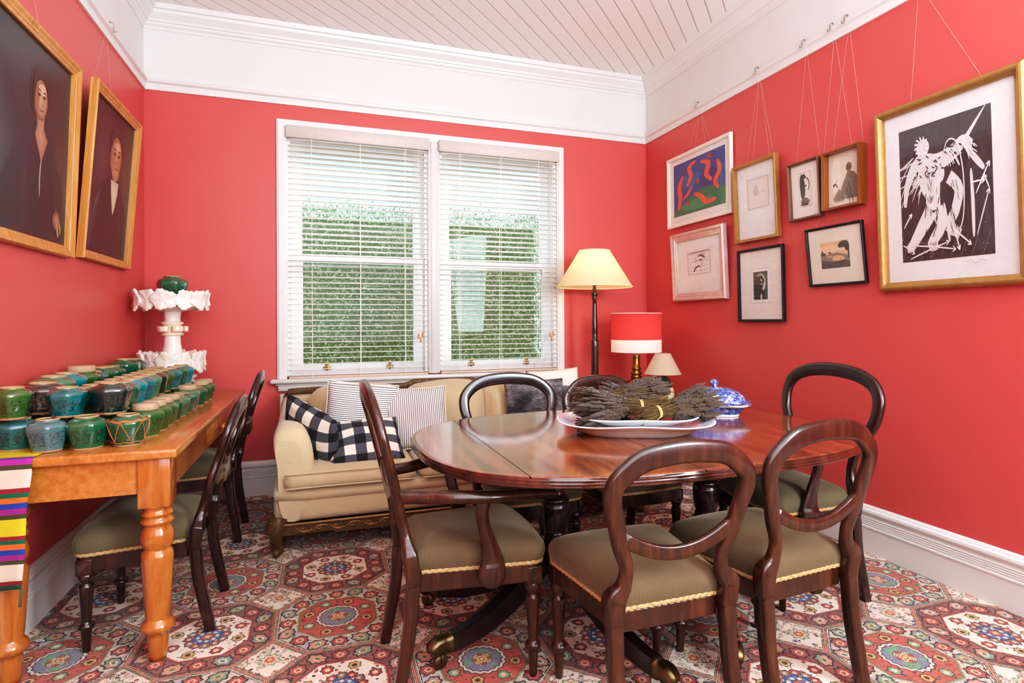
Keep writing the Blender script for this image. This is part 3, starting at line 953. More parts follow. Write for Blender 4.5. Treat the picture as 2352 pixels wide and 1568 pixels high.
chL1 = make_chair('desk_chair', 'dark wooden chair under the pine table, nearer the viewer', group=GS, loc=(-.475, 2.83, 0), rz=pi / 2, H=.915, zs=.365, W=.20, ww=.175, hb=.18, rake=.17, wood='rose', seatm='cordd', splat=True, d=.385, hwf=.235, crown=.115, splay=.06)
chL2 = make_chair('desk_chair', 'dark wooden chair under the pine table, farther off by the window wall', group=GS, loc=(-.485, 3.83, 0), rz=pi / 2, H=.95, zs=.375, W=.20, ww=.175, hb=.165, rake=.17, wood='rose', seatm='cordd', splat=True, d=.385, hwf=.225, crown=.115, splay=.05)
# ------------------------------------------------------------------ dining table
TZ = .745
TCX, TCY, TROT = 1.300, 2.285, .035
t = thing('dining_table', 'long oval polished mahogany dining table on two turned pedestals', 'table', (TCX, TCY, 0))
def oval(a, b, n=2.75, k=120, rot=TROT):
    o = []
    for i in range(k):
        q = 2 * pi * i / k; c, s = cos(q), sin(q)
        x = a * abs(c) ** (2 / n) * (1 if c >= 0 else -1); y = b * abs(s) ** (2 / n) * (1 if s >= 0 else -1)
        o.append((x * cos(rot) - y * sin(rot), x * sin(rot) + y * cos(rot)))
    return o
bm = bm_new(); rs = []
for ins, z in ((.10, TZ - .036), (.006, TZ - .036), (.002, TZ - .033), (.0, TZ - .029), (.004, TZ - .0255), (.0, TZ - .022), (0, TZ - .019), (.004, TZ - .0155), (0, TZ - .012), (0, TZ - .009), (.004, TZ - .006), (.003, TZ - .0025), (.006, TZ), (.02, TZ), (.5, TZ)):
    rs.append([(x, y, z) for x, y in oval(.955 - ins, .688 - ins)])
rings(bm, rs)
obj('table_top', bm, M['top'], t)
PEDS = (-.377, .371)
CASTERS = {0: [(-.90, -.215), (-.245, -.625), (-.245, .62), (-.86, .26)], 1: [(.05, -.60), (.79, -.22), (.70, .56), (-.14, .24)]}
for i, px in enumerate(PEDS):
    bm = bm_new(); add_rbox(bm, (px - .17, -.20, TZ - .068), (px + .17, .20, TZ - .034), .006, 1); add_rbox(bm, (px - .11, -.11, TZ - .10), (px + .11, .11, TZ - .07), .01, 2)
    obj('bearer', bm, M['ped'], t)
    bm = bm_new()
    add_lathe(bm, [(.05, .18), (.062, .19), (.066, .21), (.066, .315), (.058, .33), (.05, .338), (.052, .345), (.047, .352), (.046, .358), (.053, .375), (.058, .41), (.0595, .45), (.058, .468), (.053, .474), (.0585, .480), (.060, .487), (.056, .495), (.045, .502), (.040, .52), (.038, .56), (.040, .62), (.052, .65), (.052, .66)], 32, (px, 0, 0))
    obj('pedestal_column', bm, M['ped'], t)
    for cx, cy in CASTERS[i]:
        d = Vector((cx - px, cy, 0)); Ld = d.length; d.normalize()
        side = Vector((-d.y, d.x, 0))
        pth = []
        for k in range(15):
            f = k / 14
            rr = .045 + (Ld - .035 - .045) * f
            z = .080 + .200 * (1 - f) ** 2.1
            pth.append(Vector((px, 0, z)) + d * rr)
        bm = bm_new()
        def lsec(k, tt):
            w = .050 - .008 * tt; h = .095 - .035 * tt
            top = [(w / 2 * (1 - 2 * j / 12), h / 2 + (.003 if j % 2 else -.002)) for j in range(1, 12)]
            return [(w / 2, -h / 2), (w / 2, h / 2)] + top + [(-w / 2, h / 2), (-w / 2, -h / 2)]
        sweep(bm, pth, lsec, sm=False)
        lg = obj('leg', bm, M['ped'], t)
        e = pth[-1]
        bm = bm_new()
        pp = [e - d * .012, e + d * .006, e + d * .012, e + d * .03 + Vector((0, 0, .004)), e + d * .052 + Vector((0, 0, .002)), e + d * .068 + Vector((0, 0, -.006)), e + d * .076 + Vector((0, 0, -.014))]
        sz = [1.08, 1.08, .95, .98, .98, .88, .65]
        def csec(k, tt):
            return [(x * (1 + (.07 * cos(j * pi) if k > 2 else 0)), y * (1 + (.09 * cos(j * pi) if k > 2 else 0))) for j, (x, y) in enumerate(rrect(.048 * sz[k], .062 * sz[k], .35, 5))]
        sweep(bm, pp, csec)
        obj('toe_cap', bm, M['dbrass'], lg, 'brass lion-paw toe cap')
        bm = bm_new()
        w = e + d * .040
        rot = Matrix.Translation((w.x, w.y, .027)) @ Matrix(((d.x, -d.y, 0, 0), (d.y, d.x, 0, 0), (0, 0, 1, 0), (0, 0, 0, 1))) @ Matrix.Rotation(pi / 2, 4, 'X')
        add_lathe(bm, [(.004, -.011), (.022, -.011), (.0265, -.008), (.0265, .008), (.022, .011), (.004, .011)], 20, mat=rot)
        for q in (-1, 1):
            c = Vector((w.x, w.y, .05)) + side * (q * .015)
            tube(bm, [c + Vector((0, 0, -.026)), c + Vector((0, 0, .0)), Vector((w.x, w.y, .062)) + side * (q * .006) - d * .01], .004, 6, up=(d.x, d.y, 0))
        obj('caster', bm, M['dbrass'], lg, 'small brass caster')

# ------------------------------------------------------------------ pine side table
PZ = .775
PX0, PX1, PY0, PY1 = XL + .035, -.485, 2.405, 4.46
t = thing('pine_table', 'honey-coloured pine table with fat turned legs along the left wall', 'table', ((PX0 + PX1) / 2, (PY0 + PY1) / 2, 0))
L = Vector(t.location)
def sub(a): return Vector(a) - L
bm = bm_new(); add_rbox(bm, sub((PX0, PY0, PZ - .034)), sub((PX1, PY1, PZ)), .008, 3); obj('table_top', bm, M['pine'], t)
A0 = .615
bm = bm_new(); add_box(bm, sub((PX0 + .09, PY0 + .040, A0)), sub((PX1 - .07, PY0 + .062, PZ - .034))); obj('apron', bm, M['pine'], t)
bm = bm_new(); add_box(bm, sub((PX0 + .09, PY1 - .062, A0)), sub((PX1 - .07, PY1 - .040, PZ - .034))); obj('apron', bm, M['pine'], t)
bm = bm_new(); add_box(bm, sub((PX0 + .03, PY0 + .09, A0)), sub((PX0 + .05, PY1 - .09, PZ - .034))); obj('apron', bm, M['pine'], t)
xf = PX1 - .035
bm = bm_new()
for ya, yb in ((PY0 + .09, 3.22), (3.90, PY1 - .09)): add_box(bm, sub((xf - .022, ya, A0)), sub((xf, yb, PZ - .034)))
add_box(bm, sub((xf - .022, 3.22, PZ - .05)), sub((xf, 3.90, PZ - .034))); add_box(bm, sub((xf - .022, 3.22, A0)), sub((xf, 3.90, A0 + .014)))
obj('apron', bm, M['pine'], t)
bm = bm_new(); add_rbox(bm, sub((xf - .018, 3.224, A0 + .017)), sub((xf + .003, 3.896, PZ - .053)), .003, 1); dr = obj('drawer', bm, M['pine'], t)
bm = bm_new()
rot = Matrix.Translation(sub((xf + .003, 3.566, .665))) @ Matrix.Rotation(pi / 2, 4, 'Y')
add_lathe(bm, [(.008, 0), (.008, .008), (.018, .014), (.021, .022), (.018, .029), (.008, .032)], 16, mat=rot); obj('knob', bm, M['pine_z'], dr)
PL = [(.027, 0), (.031, .02), (.036, .085), (.038, .10), (.048, .106), (.055, .118), (.055, .128), (.049, .140), (.040, .147), (.039, .155), (.041, .17), (.046, .25), (.051, .34), (.053, .375), (.050, .392), (.043, .400), (.041, .404), (.047, .412), (.053, .432), (.054, .452), (.049, .472), (.042, .488), (.043, .494), (.053, .500), (.054, .508), (.050, .514), (.044, .520), (.047, .526), (.052, .531), (.051, .538), (.045, .545), (.044, .556), (.051, .560), (.052, .566)]
for lx in (PX0 + .075, PX1 - .078):
    for ly in (PY0 + .080, PY1 - .080):
        bm = bm_new(); c = sub((lx, ly, 0))
        add_lathe(bm, PL, 28, tuple(c)); add_rbox(bm, c + Vector((-.052, -.052, .562)), c + Vector((.052, .052, PZ - .034)), .005, 2)
        obj('leg', bm, M['pine_z'], t)

# striped runner hanging over the near end
bm = bm_new(); uvl = bm.loops.layers.uv.new('UVMap')
x0, x1 = PX0 + .004, -.905
prof = [(PY0 + .55, PZ + .0015), (PY0 + .3, PZ + .0015), (PY0 + .10, PZ + .0015), (PY0 + .012, PZ + .0018), (PY0 - .002, PZ - .001), (PY0 - .008, PZ - .012), (PY0 - .009, PZ - .05), (PY0 - .012, PZ - .16), (PY0 - .010, PZ - .28), (PY0 - .014, PZ - .38), (PY0 - .012, PZ - .425)]
cum = [0]
for a, b in zip(prof, prof[1:]): cum.append(cum[-1] + sqrt((a[0] - b[0]) ** 2 + (a[1] - b[1]) ** 2))
nx = 8; V = []
for k, (y, z) in enumerate(prof):
    row = []
    for i in range(nx + 1):
        f = i / nx; hang = max(0, (PZ - .012 - z))
        x = x0 + (x1 - x0) * f - hang * .06 * f + .004 * sin(z * 23 + f * 4) * (hang > 0)
        row.append(bm.verts.new((x, y + .004 * sin(f * 7 + z * 9) * min(1, hang * 6) - .002 * (hang > 0), z)))
    V.append(row)
tot = cum[-1]
for k in range(len(prof) - 1):
    for i in range(nx):
        f = vface(bm, (V[k][i], V[k][i + 1], V[k + 1][i + 1], V[k + 1][i]))
        for lp, kk in zip(f.loops, (k, k, k + 1, k + 1)): lp[uvl].uv = ((tot - cum[kk]) / .46 * .93 if True else 0, 0)
o = obj('table_runner', bm, M['runner']); md = o.modifiers.new('thick', 'SOLIDIFY'); md.thickness = .002; md.offset = 1
tag(o, 'brightly striped woven runner hanging over the near end of the pine table', 'runner')
bm = bm_new()
for dx in (.165, .168, .171): tube(bm, [(x0 + dx - .025, PY0 - .014, PZ - .424), (x0 + dx - .028, PY0 - .016, PZ - .45), (x0 + dx - .031, PY0 - .014, PZ - .485)], .0012, 5)
fr = obj('fringe_tail', bm, plain('3f5a4a', .9, name='green_wool'), o)
# ------------------------------------------------------------------ ginger jars
M['jarin'] = plain('17130f', .7, name='dark_jar_inside')
def jar_mesh(sides, name, H=.113, R=.064, amt=.75):
    bm = bm_new()
    prof = [(.66, 0, .5), (.70, .0, .6), (.72, .05, .7), (.745, .09, .9), (.80, .22, 1), (.88, .42, 1), (.965, .62, 1), (1.0, .71, .95), (.99, .765, .85), (.93, .825, .7), (.80, .875, .45), (.66, .905, .2), (.585, .92, 0), (.56, .94, 0), (.56, .985, 0), (.54, 1.0, 0), (.50, .995, 0), (.48, .96, 0), (.49, .90, 0), (.7, .8, 0), (.7, .3, 0), (.3, .2, 0)]
    rs = []; n = sides * 8
    for r, z, q in prof:
        ring = []
        for i in range(n):
            a = 2 * pi * i / n; s = pi / sides
            poly = cos(s) / cos(((a + s) % (2 * s)) - s) / (.5 + .5 * cos(s) + .0)
            k = 1 + (poly - 1) * q * amt
            ring.append((r * R * k * cos(a), r * R * k * sin(a), z * H))
        rs.append(ring)
    V = rings(bm, rs, cap1=True); inner = set(v for r_ in V[-4:] for v in r_)
    for f in bm.faces:
        if all(v in inner for v in f.verts): f.material_index = 1
    me = bpy.data.meshes.new(name); bmesh.ops.recalc_face_normals(bm, faces=bm.faces[:]); bm.to_mesh(me); bm.free()
    me.materials.append(G['green']); me.materials.append(M['jarin'])
    return me
JM = {6: jar_mesh(6, 'ginger_jar_six'), 8: jar_mesh(8, 'ginger_jar_eight'), 24: jar_mesh(12, 'ginger_jar_round', amt=.3)}
bm = bm_new(); add_lathe(bm, [(.036, .100), (.044, .104), (.0465, .108), (.045, .124), (.043, .128), (.02, .1285)], 28)
lid_me = bpy.data.meshes.new('jar_lid'); bmesh.ops.recalc_face_normals(bm, faces=bm.faces[:]); bm.to_mesh(lid_me); bm.free(); lid_me.materials.append(M['clay'])
jr = random.Random(11)
JH = .113
def jar(x, y, z, glaze, label, sides=6, lid=False, s=1.0, sz=1.0, rz=None, group='green glazed ginger jars on the pine table'):
    o = bpy.data.objects.new('ginger_jar', JM[sides]); COL.objects.link(o)
    o.location = (x, y, z); o.rotation_euler = (0, 0, jr.uniform(0, 1) if rz is None else rz); o.scale = (s, s, s * sz)
    o.material_slots[0].link = 'OBJECT'; o.material_slots[0].material = G[glaze]
    tag(o, label, 'jar', group or None)
    if lid:
        l = bpy.data.objects.new('lid', lid_me); COL.objects.link(l); l.parent = o; l['label'] = 'unglazed clay lid'
    return o
Z0 = PZ; Z1 = PZ + JH; XF = -.655
# near end row, on the runner and the bare pine
jar(-1.018, 2.585, Z0 + .002, 'teal', 'big teal jar at the near left corner carrying an olive jar', 8, s=1.10, sz=.91)
jar(-.903, 2.515, Z0 + .002, 'grey', 'blue-grey jar with tan neck and flower panels, near end beside the runner', 6, rz=.28, s=.98, sz=1.04)
jar(-.793, 2.53, Z0, 'green', 'deep green open jar between the blue-grey jar and the cane-bound jar', 6, s=1.05)
jc = jar(-.669, 2.545, Z0, 'green', 'green jar bound in knotted split cane at the near table corner', 24, s=1.0, sz=1.02)
bm = bm_new()
def rj(z): return .064 * (.80 + (z / JH - .22) / .49 * .2 if z < .08 else 1.0 - max(0, (z - .082)) * 7.5) + .0025
n = 6
for k in range(n):
    for dr_ in (1, -1):
        pth = []
        for i in range(9):
            f = i / 8; z = .016 + .074 * f; a = 2 * pi * (k + f * .5 * dr_) / n
            pth.append((rj(z) * cos(a), rj(z) * sin(a), z))
        tube(bm, pth, .0016, 5)
for z, r in ((.016, .0018), (.090, .0028), (.094, .0022)):
    pth = [(rj(z) * cos(2 * pi * i / 32) * 1.01, rj(z) * sin(2 * pi * i / 32) * 1.01, z + .002 * sin(i * 1.7)) for i in range(32)]
    sweep(bm, pth, circ(r, 5), loop=True)
obj('cane_binding', bm, plain('a8703f', .6, name='split_cane'), jc, 'knotted brown cane lattice')
# front row along the table edge, counted from the near corner
seq = [('olive', 6, True, 1.03, 1.0), ('olive', 6, True, 1.0, 1.0), ('olive', 6, True, .98, 1.0), ('green', 6, True, .95, 1.0), ('sage', 6, False, .96, .97), ('green', 6, False, .97, .95),
       ('sage', 8, True, 1.0, 1.0), ('green', 8, False, .97, .96), ('olive', 6, True, .97, .98), ('olive', 6, True, .96, .98)]
lab = ['lidded olive-green jar, first along the table edge behind the cane-bound jar', 'lidded olive jar, second along the table edge from the cane-bound jar', 'lidded olive jar, third along the table edge from the cane-bound jar',
       'lidded bright green jar, fourth along the table edge from the cane-bound jar', 'open grey-green jar with a tan streak, fifth along the edge', 'open dark green jar, sixth along the edge, before the wired jar',
       'lidded pale green jar wrapped with thin wire, seventh along the edge', 'open squat green jar, third from the far end of the front row', 'lidded olive jar, last but one at the far end of the front row', 'lidded olive jar at the far end of the front row']
ys = [2.712, 2.845, 2.975, 3.105, 3.232, 3.357, 3.487, 3.628, 3.775, 3.905]
for (g, sd, ld, s, sz), lb, y in zip(seq, lab, ys): jar(XF + (.012 if y > 3.6 else 0), y, Z0, g, lb, sd, ld, s, sz)
# second row: a bottom jar under each, then the upper jars
up2 = [(-.863, 2.565, 'teal', 'mottled teal jar on the upper tier, nearest the viewer'), (-.738, 2.60, 'dark', 'large black-green jar on the upper tier beside the teal one'), (-.738, 2.725, 'green', 'green jar on the upper tier, just behind the black-green jar'),
       (-.74, 2.85, 'blue', 'turquoise jar on the upper tier, nearest turquoise one'), (-.74, 2.975, 'teal', 'dark teal jar on the upper tier behind the nearer turquoise jar'), (-.74, 3.10, 'sage', 'olive-grey jar midway along the front of the upper tier'),
       (-.742, 3.22, 'dark', 'narrow dark jar midway along the upper tier behind the olive-grey one'), (-.742, 3.34, 'olive', 'light olive jar on the upper tier front, past the dark one'), (-.735, 3.465, 'teal', 'deep teal jar on the upper tier, third from its far end'),
       (-.73, 3.59, 'green', 'bluish green jar on the upper tier, last but one at its far end'), (-.724, 3.715, 'blue', 'bright turquoise jar at the far end of the upper tier')]
HID = 'green glazed jar of the bottom tier, mostly hidden under the stacked jars'
for i, (x, y, g, lb) in enumerate(up2):
    bx = -.785 if i else -.875
    by = y + (.075 if i == 0 else .06 if i == 1 else .0)
    jar(bx, by if i != 1 else 2.665, Z0, ('olive', 'green', 'teal', 'green', 'dark', 'teal', 'olive', 'green', 'sage', 'green', 'sage')[i], HID, 6, i in (8, 10), .95, 1.0, group='bottom tier jars under the stack')
    jar(x, y, Z1, g, lb, 6 if i % 3 else 8, False, 1.06 if i == 1 else .955, 1.0 if i != 1 else .98)
tcol = ['green', 'sage', 'olive', 'sage', 'sage', 'olive', 'sage', 'sage', 'green', 'sage']
for i, g in enumerate(tcol):
    y = 2.72 + i * .1258
    jar(-.872, y, Z1 - .012, g, 'open %s jar in the middle row of the upper tier, %s from the near end' % (dict(green='green', sage='sage-green', olive='olive')[g], ('first', 'second', 'third', 'fourth', 'fifth', 'sixth', 'seventh', 'eighth', 'ninth', 'tenth')[i]), 6, False, .95, .95)
    if i: jar(-.915, y, Z0, 'olive' if i % 2 else 'green', HID, 6, False, .93, .89, group='bottom tier jars under the stack')
back = [(-.985, 2.70, 'brown', 'dark brown jar against the wall, nearest of the back row', 8, False, 1.17, .88), (-1.012, 2.868, 'sage', 'large tan-shouldered green jar, second in the back row', 24, False, 1.16, .98),
        (-1.02, 3.03, 'blue', 'large blue jar with round shoulders, third in the back row', 24, False, 1.14, 1.0), (-1.02, 3.19, 'olive', 'shiny green jar with a wide clay lid, back row by the wall', 6, True, 1.18, .96),
        (-1.02, 3.335, 'teal', 'small teal jar behind the lidded jar in the back row', 6, False, .94, 1.05), (-1.02, 3.465, 'green', 'green jar in the back row past the small teal one', 6, False, 1.05, 1.03),
        (-1.02, 3.60, 'green', 'rounder green jar in the back row, third from its far end', 24, False, 1.0, 1.05), (-1.015, 3.80, 'green', 'tall emerald jar in the back row, last but one before the alabaster stand', 8, False, 1.18, 1.08),
        (-1.02, 3.965, 'green', 'dark emerald jar at the far end of the back row beside the alabaster stand', 8, False, 1.08, 1.12)]
for i, (x, y, g, lb, sd, ld, s, sz) in enumerate(back):
    jar(x, y, Z1, g, lb, sd, ld, s, sz)
    jar(-1.03, y, Z0, ('dark', 'green', 'teal', 'green', 'green', 'olive', 'green', 'teal', 'green')[i], HID if i else 'black-green jar low by the wall under the dark brown jar', 6, False, .98, 1.0, group='bottom tier jars under the stack')
jar(-1.022, 2.557, Z0 + .002 + .113 * 1.1 * .91, 'olive', 'olive-green jar standing on the big teal jar at the near left corner', 6, s=.97, sz=1.03)

# ------------------------------------------------------------------ alabaster stand
AX, AY = -.872, 4.225
t = thing('alabaster_stand', 'white carved alabaster pedestal stand of two leaf-rimmed bowls', 'stand', (AX, AY, PZ))
q0 = .012
bm = bm_new(); add_lathe(bm, [(.11, 0), (.125, .004), (.128, .02), (.118, .03), (.11, .04), (.12, .05), (.128, .07), (.128, .085), (.11, .095), (.12, .105), (.135, .112), (.135, .122), (.118, .13)], 40); obj('base', bm, M['alab'], t)
def leafbowl(name, z, R, h, seed, rin):
    bm = bm_new()
    add_lathe(bm, [(rin, z - .02), (R * .72, z), (R * .84, z + .02), (R * .86, z + h * .55), (R * .80, z + h * .6), (R * .76, z + .04), (rin * .9, z + .025)], 48)
    b = obj(name, bm, M['alab'], t)
    bm = bm_new(); r_ = random.Random(seed)
    n = 12
    for k in range(n):
        a0 = 2 * pi * k / n + r_.uniform(-.05, .05); lw = r_.uniform(.30, .36); lh = h * r_.uniform(.60, .66); tilt = r_.uniform(-.35, .35); flip = -1 if k % 3 else 1
        out = []
        m = 60
        for i in range(m):
            q = 2 * pi * i / m
            lob = 1 + .10 * cos(5 * (q - pi / 2 * flip)) + .05 * cos(17 * q + k)
            u = cos(q) * lw * lob; v = sin(q) * lh * lob
            out.append((u * cos(tilt) - v / R * sin(tilt), v * cos(tilt) + u * R * sin(tilt) * .6))
        off = .010 * (k % 2)
        rs = []
        for rr, sc in ((-.004, .96), (.0, 1.0), (.007, .99), (.011, .90), (.006, .55), (.012, .12)):
            ring = []
            for j, (u, v) in enumerate(out):
                vein = .0022 * cos(5 * (2 * pi * j / m - pi / 2 * flip)) * (.3 < sc < .95)
                rad = R * .90 + rr + off + vein + .016 * abs(v * sc / h)
                a = a0 + u * sc
                ring.append((rad * cos(a), rad * sin(a), z + h * .48 + v * sc))
            rs.append(ring)
        rings(bm, rs)
    obj('leaf_border', bm, M['alab'], b, 'carved vine-leaf border')
    return b
leafbowl('lower_bowl', .160, .180, .105, 2, .11)
bm = bm_new(); add_lathe(bm, [(.10, .165), (.088, .20), (.073, .225), (.056, .27), (.047, .32), (.044, .38), (.046, .395), (.046, .44), (.044, .46), (.046, .50), (.052, .54), (.062, .565), (.070, .578)], 40); obj('stem', bm, M['alab'], t)
bm = bm_new(); add_lathe(bm, [(.046, .372), (.060, .375), (.062, .385), (.052, .392), (.052, .44), (.062, .448), (.060, .458), (.046, .462)], 40)
for k in range(5):
    a = 2 * pi * k / 5 + .35; c = Vector((.060 * cos(a), .060 * sin(a), .415)); ex = Vector((-sin(a), cos(a), 0)); er = Vector((cos(a), sin(a), 0))
    pth = [c + ex * (.03 * cos(q)) + er * (.024 * sin(q)) for q in [pi * j / 8 for j in range(9)]]
    sweep(bm, pth, rrect(.010, .034, .4, 2))
obj('collar_ring', bm, plain('ecd9bb', .3, name='yellowed_alabaster'), t, 'yellowish ring collar with loops')
leafbowl('upper_bowl', .545, .205, .098, 5, .07)
jar(AX + .0, AY, PZ + .576, 'green', 'single green jar standing in the upper bowl of the alabaster stand', 6, False, 1.33, 1.13, rz=.5, group='')
# ------------------------------------------------------------------ sofa
SX0, SX1, SY0, SY1 = -.245, 1.975, 3.33, 4.41
t = thing('sofa', 'long beige velvet sofa with carved gilt-brown wood under the window', 'sofa', ((SX0 + SX1) / 2, (SY0 + SY1) / 2, 0))
L = Vector(t.location)
def sub(a): return Vector(a) - L
def soft(bm, a, b, r=.05, bulge=(.0, .0, .0), seg=5, nz=0):
    """rounded, puffed box"""
    a = Vector(a); b = Vector(b); c = (a + b) / 2; h = (b - a) / 2
    n = 12
    import itertools
    tb = bmesh.new(); bmesh.ops.create_cube(tb, size=2.0); bmesh.ops.subdivide_edges(tb, edges=tb.edges[:], cuts=n, use_grid_fill=True)
    for v in tb.verts:
        p = v.co.copy(); q = Vector()
        for i in range(3):
            hi = h[i]; x = p[i] * hi; lim = hi - min(r, hi)
            q[i] = max(-lim, min(lim, x))
        full = Vector((p.x * h.x, p.y * h.y, p.z * h.z)); d = full - q
        if d.length > 1e-6:
            rr = [min(r, h[i]) for i in range(3)]
            e = Vector((d[i] / rr[i] for i in range(3))); k = max(abs(e.x), abs(e.y), abs(e.z)); e = e.normalized() * k
            full = q + Vector((e[i] * rr[i] for i in range(3)))
        f = [1 - p[i] * p[i] for i in range(3)]
        full.x += bulge[0] * p.x * f[1] * f[2]; full.y += bulge[1] * p.y * f[0] * f[2]; full.z += bulge[2] * p.z * f[0] * f[1]
        v.co = full + c
    for f in tb.faces: f.smooth = True
    join(bm, tb)
# base: front border with a roll under the cushions
bm = bm_new()
soft(bm, sub((SX0 + .01, SY0 + .035, .155)), sub((SX1 - .01, SY1 - .05, .345)), .045, (.01, .012, 0))
obj('seat_base', bm, M['velvet'], t)
bm = bm_new(); soft(bm, sub((SX0 + .005, SY0 + .012, .268)), sub((SX1 - .005, SY1 - .10, .352)), .045, (.004, .006, 0)); obj('front_roll', bm, M['velvet'], t)
for xa, xb in ((SX0 + .055, .515), (.525, 1.245), (1.255, SX1 - .055)):
    bm = bm_new(); soft(bm, sub((xa, SY0 - .015, .338)), sub((xb, SY1 - .20, .440)), .045, (0, .01, .028)); c = obj('seat_cushion', bm, M['velvet2'], t)
    bm = bm_new()
    for zz in (.352, .427):
        pth = [sub((xa + .02, SY0 - .010, zz)), sub((xa + .05, SY0 - .018, zz + .004)), sub(((xa + xb) / 2, SY0 - .021, zz + .006)), sub((xb - .05, SY0 - .018, zz + .004)), sub((xb - .02, SY0 - .010, zz))]
        tube(bm, catmull(pth, 4), .0045, 6)
    obj('piping', bm, M['velvet'], c)
# arms: tall rounded pads that dip to the front
for s in (0, 1):
    bm = bm_new()
    xo = SX0 if s == 0 else SX1; sg = 1 if s == 0 else -1
    rs = []
    for y, zt, w in ((SY0 + .03, .60, .16), (SY0 + .04, .645, .20), (SY0 + .07, .668, .215), (SY0 + .15, .678, .205), (SY0 + .35, .672, .185), (SY0 + .55, .675, .165), (SY0 + .75, .70, .15), (SY0 + .92, .735, .13)):
        ring = []
        zb = .17
        for j in range(28):
            q = j / 28
            a = 2 * pi * q
            ex, ez = cos(a), sin(a)
            n = 3.2
            x = (abs(ex) ** (2 / n)) * (1 if ex >= 0 else -1) * w / 2; z = (abs(ez) ** (2 / n)) * (1 if ez >= 0 else -1)
            zz = zb + (zt - zb) * (z + 1) / 2
            flare = -.012 * max(0, (zz - .45) / .2)
            ring.append(sub((xo + sg * (w / 2 + x * 1.0 + flare + (.035 if zz < .45 else .035 * max(0, (.62 - zz) / .17)) * (1 if x < 0 else 0)), y, zz)))
        rs.append(ring)
    rings(bm, rs)
    obj('arm', bm, M['velvet'], t)
# upholstered back and carved crest
bm = bm_new(); soft(bm, sub((SX0 + .06, SY1 - .12, .30)), sub((SX1 - .06, SY1 - .03, .735)), .03); obj('back_panel', bm, M['velvet'], t)
bm = bm_new()
def cz(x):
    f = abs((x - (SX0 + SX1) / 2)) / ((SX1 - SX0) / 2)
    return .775 + (.026 if f < .20 else .026 * max(0, 1 - (f - .20) / .04)) - .012 * (f ** 4)
pth = []
xs = [SX0 + .045 + (SX1 - SX0 - .09) * i / 60 for i in range(61)]
front = [sub((SX0 + .03, SY1 - .06, z)) for z in (.42, .55, .66, .72)] + [sub((SX0 + .05, SY1 - .06, .752))]
mid = [sub((x, SY1 - .06, cz(x) - .012)) for x in xs[2:-2]]
end = [sub((SX1 - .05, SY1 - .06, .752))] + [sub((SX1 - .03, SY1 - .06, z)) for z in (.72, .66, .55, .42)]
P = front + mid + end
rs = []
for i, p in enumerate(P):
    tg = (P[min(i + 1, len(P) - 1)] - P[max(i - 1, 0)]).normalized(); nb = Vector((0, 1, 0)); u = tg.cross(nb).normalized()
    rs.append([p + u * a + nb * b for a, b in rrect(.046, .04, .35, 3)])
rings(bm, rs)
bf = obj('back_frame', bm, M['carved'], t, 'carved wooden crest rail')
bm = bm_new()
for k in range(9):
    x = .62 + k * .055
    if x > 1.10: break
    pts_ = [sub((x + .016 * (1 - j / 18) * cos(j * .45), SY1 - .083, .786 + (1 if k % 2 else -1) * .010 * (1 - j / 18) * sin(j * .45))) for j in range(16)]
    tube(bm, pts_, .0022, 5, up=(0, 1, 0))
obj('gilt_scroll', bm, M['gold2'], bf, 'gilt carved scrollwork')
for xa, xb in ((-.075, .565), (.555, 1.125), (1.115, 1.345)):
    bm = bm_new(); soft(bm, sub((xa, SY1 - .385, .425)), sub((xb, SY1 - .13, .79)), .10, (.0, .035, .012)); 
    for v in bm.verts:
        f = (v.co.z + L.z - .43) / .38; v.co.y += .075 * f; v.co.z += .012 * sin(v.co.x * 9 + 1) * max(0, f)
    obj('back_cushion', bm, M['velvet2'], t)
# show-wood along the bottom
bm = bm_new()
pts = [(SX0 + .02, .105)] + [(SX0 + .30, .108), (SX0 + .33, .096), (SX0 + .62, .094), (SX0 + .65, .082), (SX1 - .65, .082), (SX1 - .62, .094), (SX1 - .33, .096), (SX1 - .30, .108), (SX1 - .02, .105)]
A = [sub((x, SY0 + .015, z)) for x, z in pts]; B = [sub((x, SY0 + .015, .158)) for x, z in pts]
C = [sub((x, SY0 + .045, .158)) for x, z in pts]; D = [sub((x, SY0 + .045, z)) for x, z in pts]
rings(bm, [[a, b, c, d] for a, b, c, d in zip(A, B, C, D)], sm=False)
pl = obj('front_rail', bm, M['carved'], t, 'carved wooden front rail with gilt scrolls')
bm = bm_new()
def scrolls(xa, xb, y, zc, amp, per):
    n = int((xb - xa) / per)
    for k in range(n):
        x = xa + per * (k + .5); sg = 1 if k % 2 else -1
        pts_ = []
        for j in range(18):
            q = j * .45; r = amp * (1 - j / 20)
            pts_.append(sub((x + r * cos(q) * 1.4 - per * .1, y, zc + sg * r * sin(q))))
        tube(bm, pts_, .0026, 5, up=(0, 1, 0))
        tube(bm, catmull([sub((x - per * .5, y, zc - sg * amp * .7)), sub((x - per * .1, y, zc + sg * amp)), sub((x + per * .45, y, zc + sg * amp * .5))], 5), .0024, 5, up=(0, 1, 0))
scrolls(SX0 + .12, SX1 - .12, SY0 + .0135, .131, .014, .085)
obj('gilt_scroll', bm, M['gold2'], pl, 'gilt carved scrollwork')
bm = bm_new(); tube(bm, [sub((SX0 + .05, SY0 + .012, .162)), sub(((SX0 + SX1) / 2, SY0 + .008, .163)), sub((SX1 - .05, SY0 + .012, .162))], .0055, 6); obj('edge_cord', bm, M['braid'], pl)
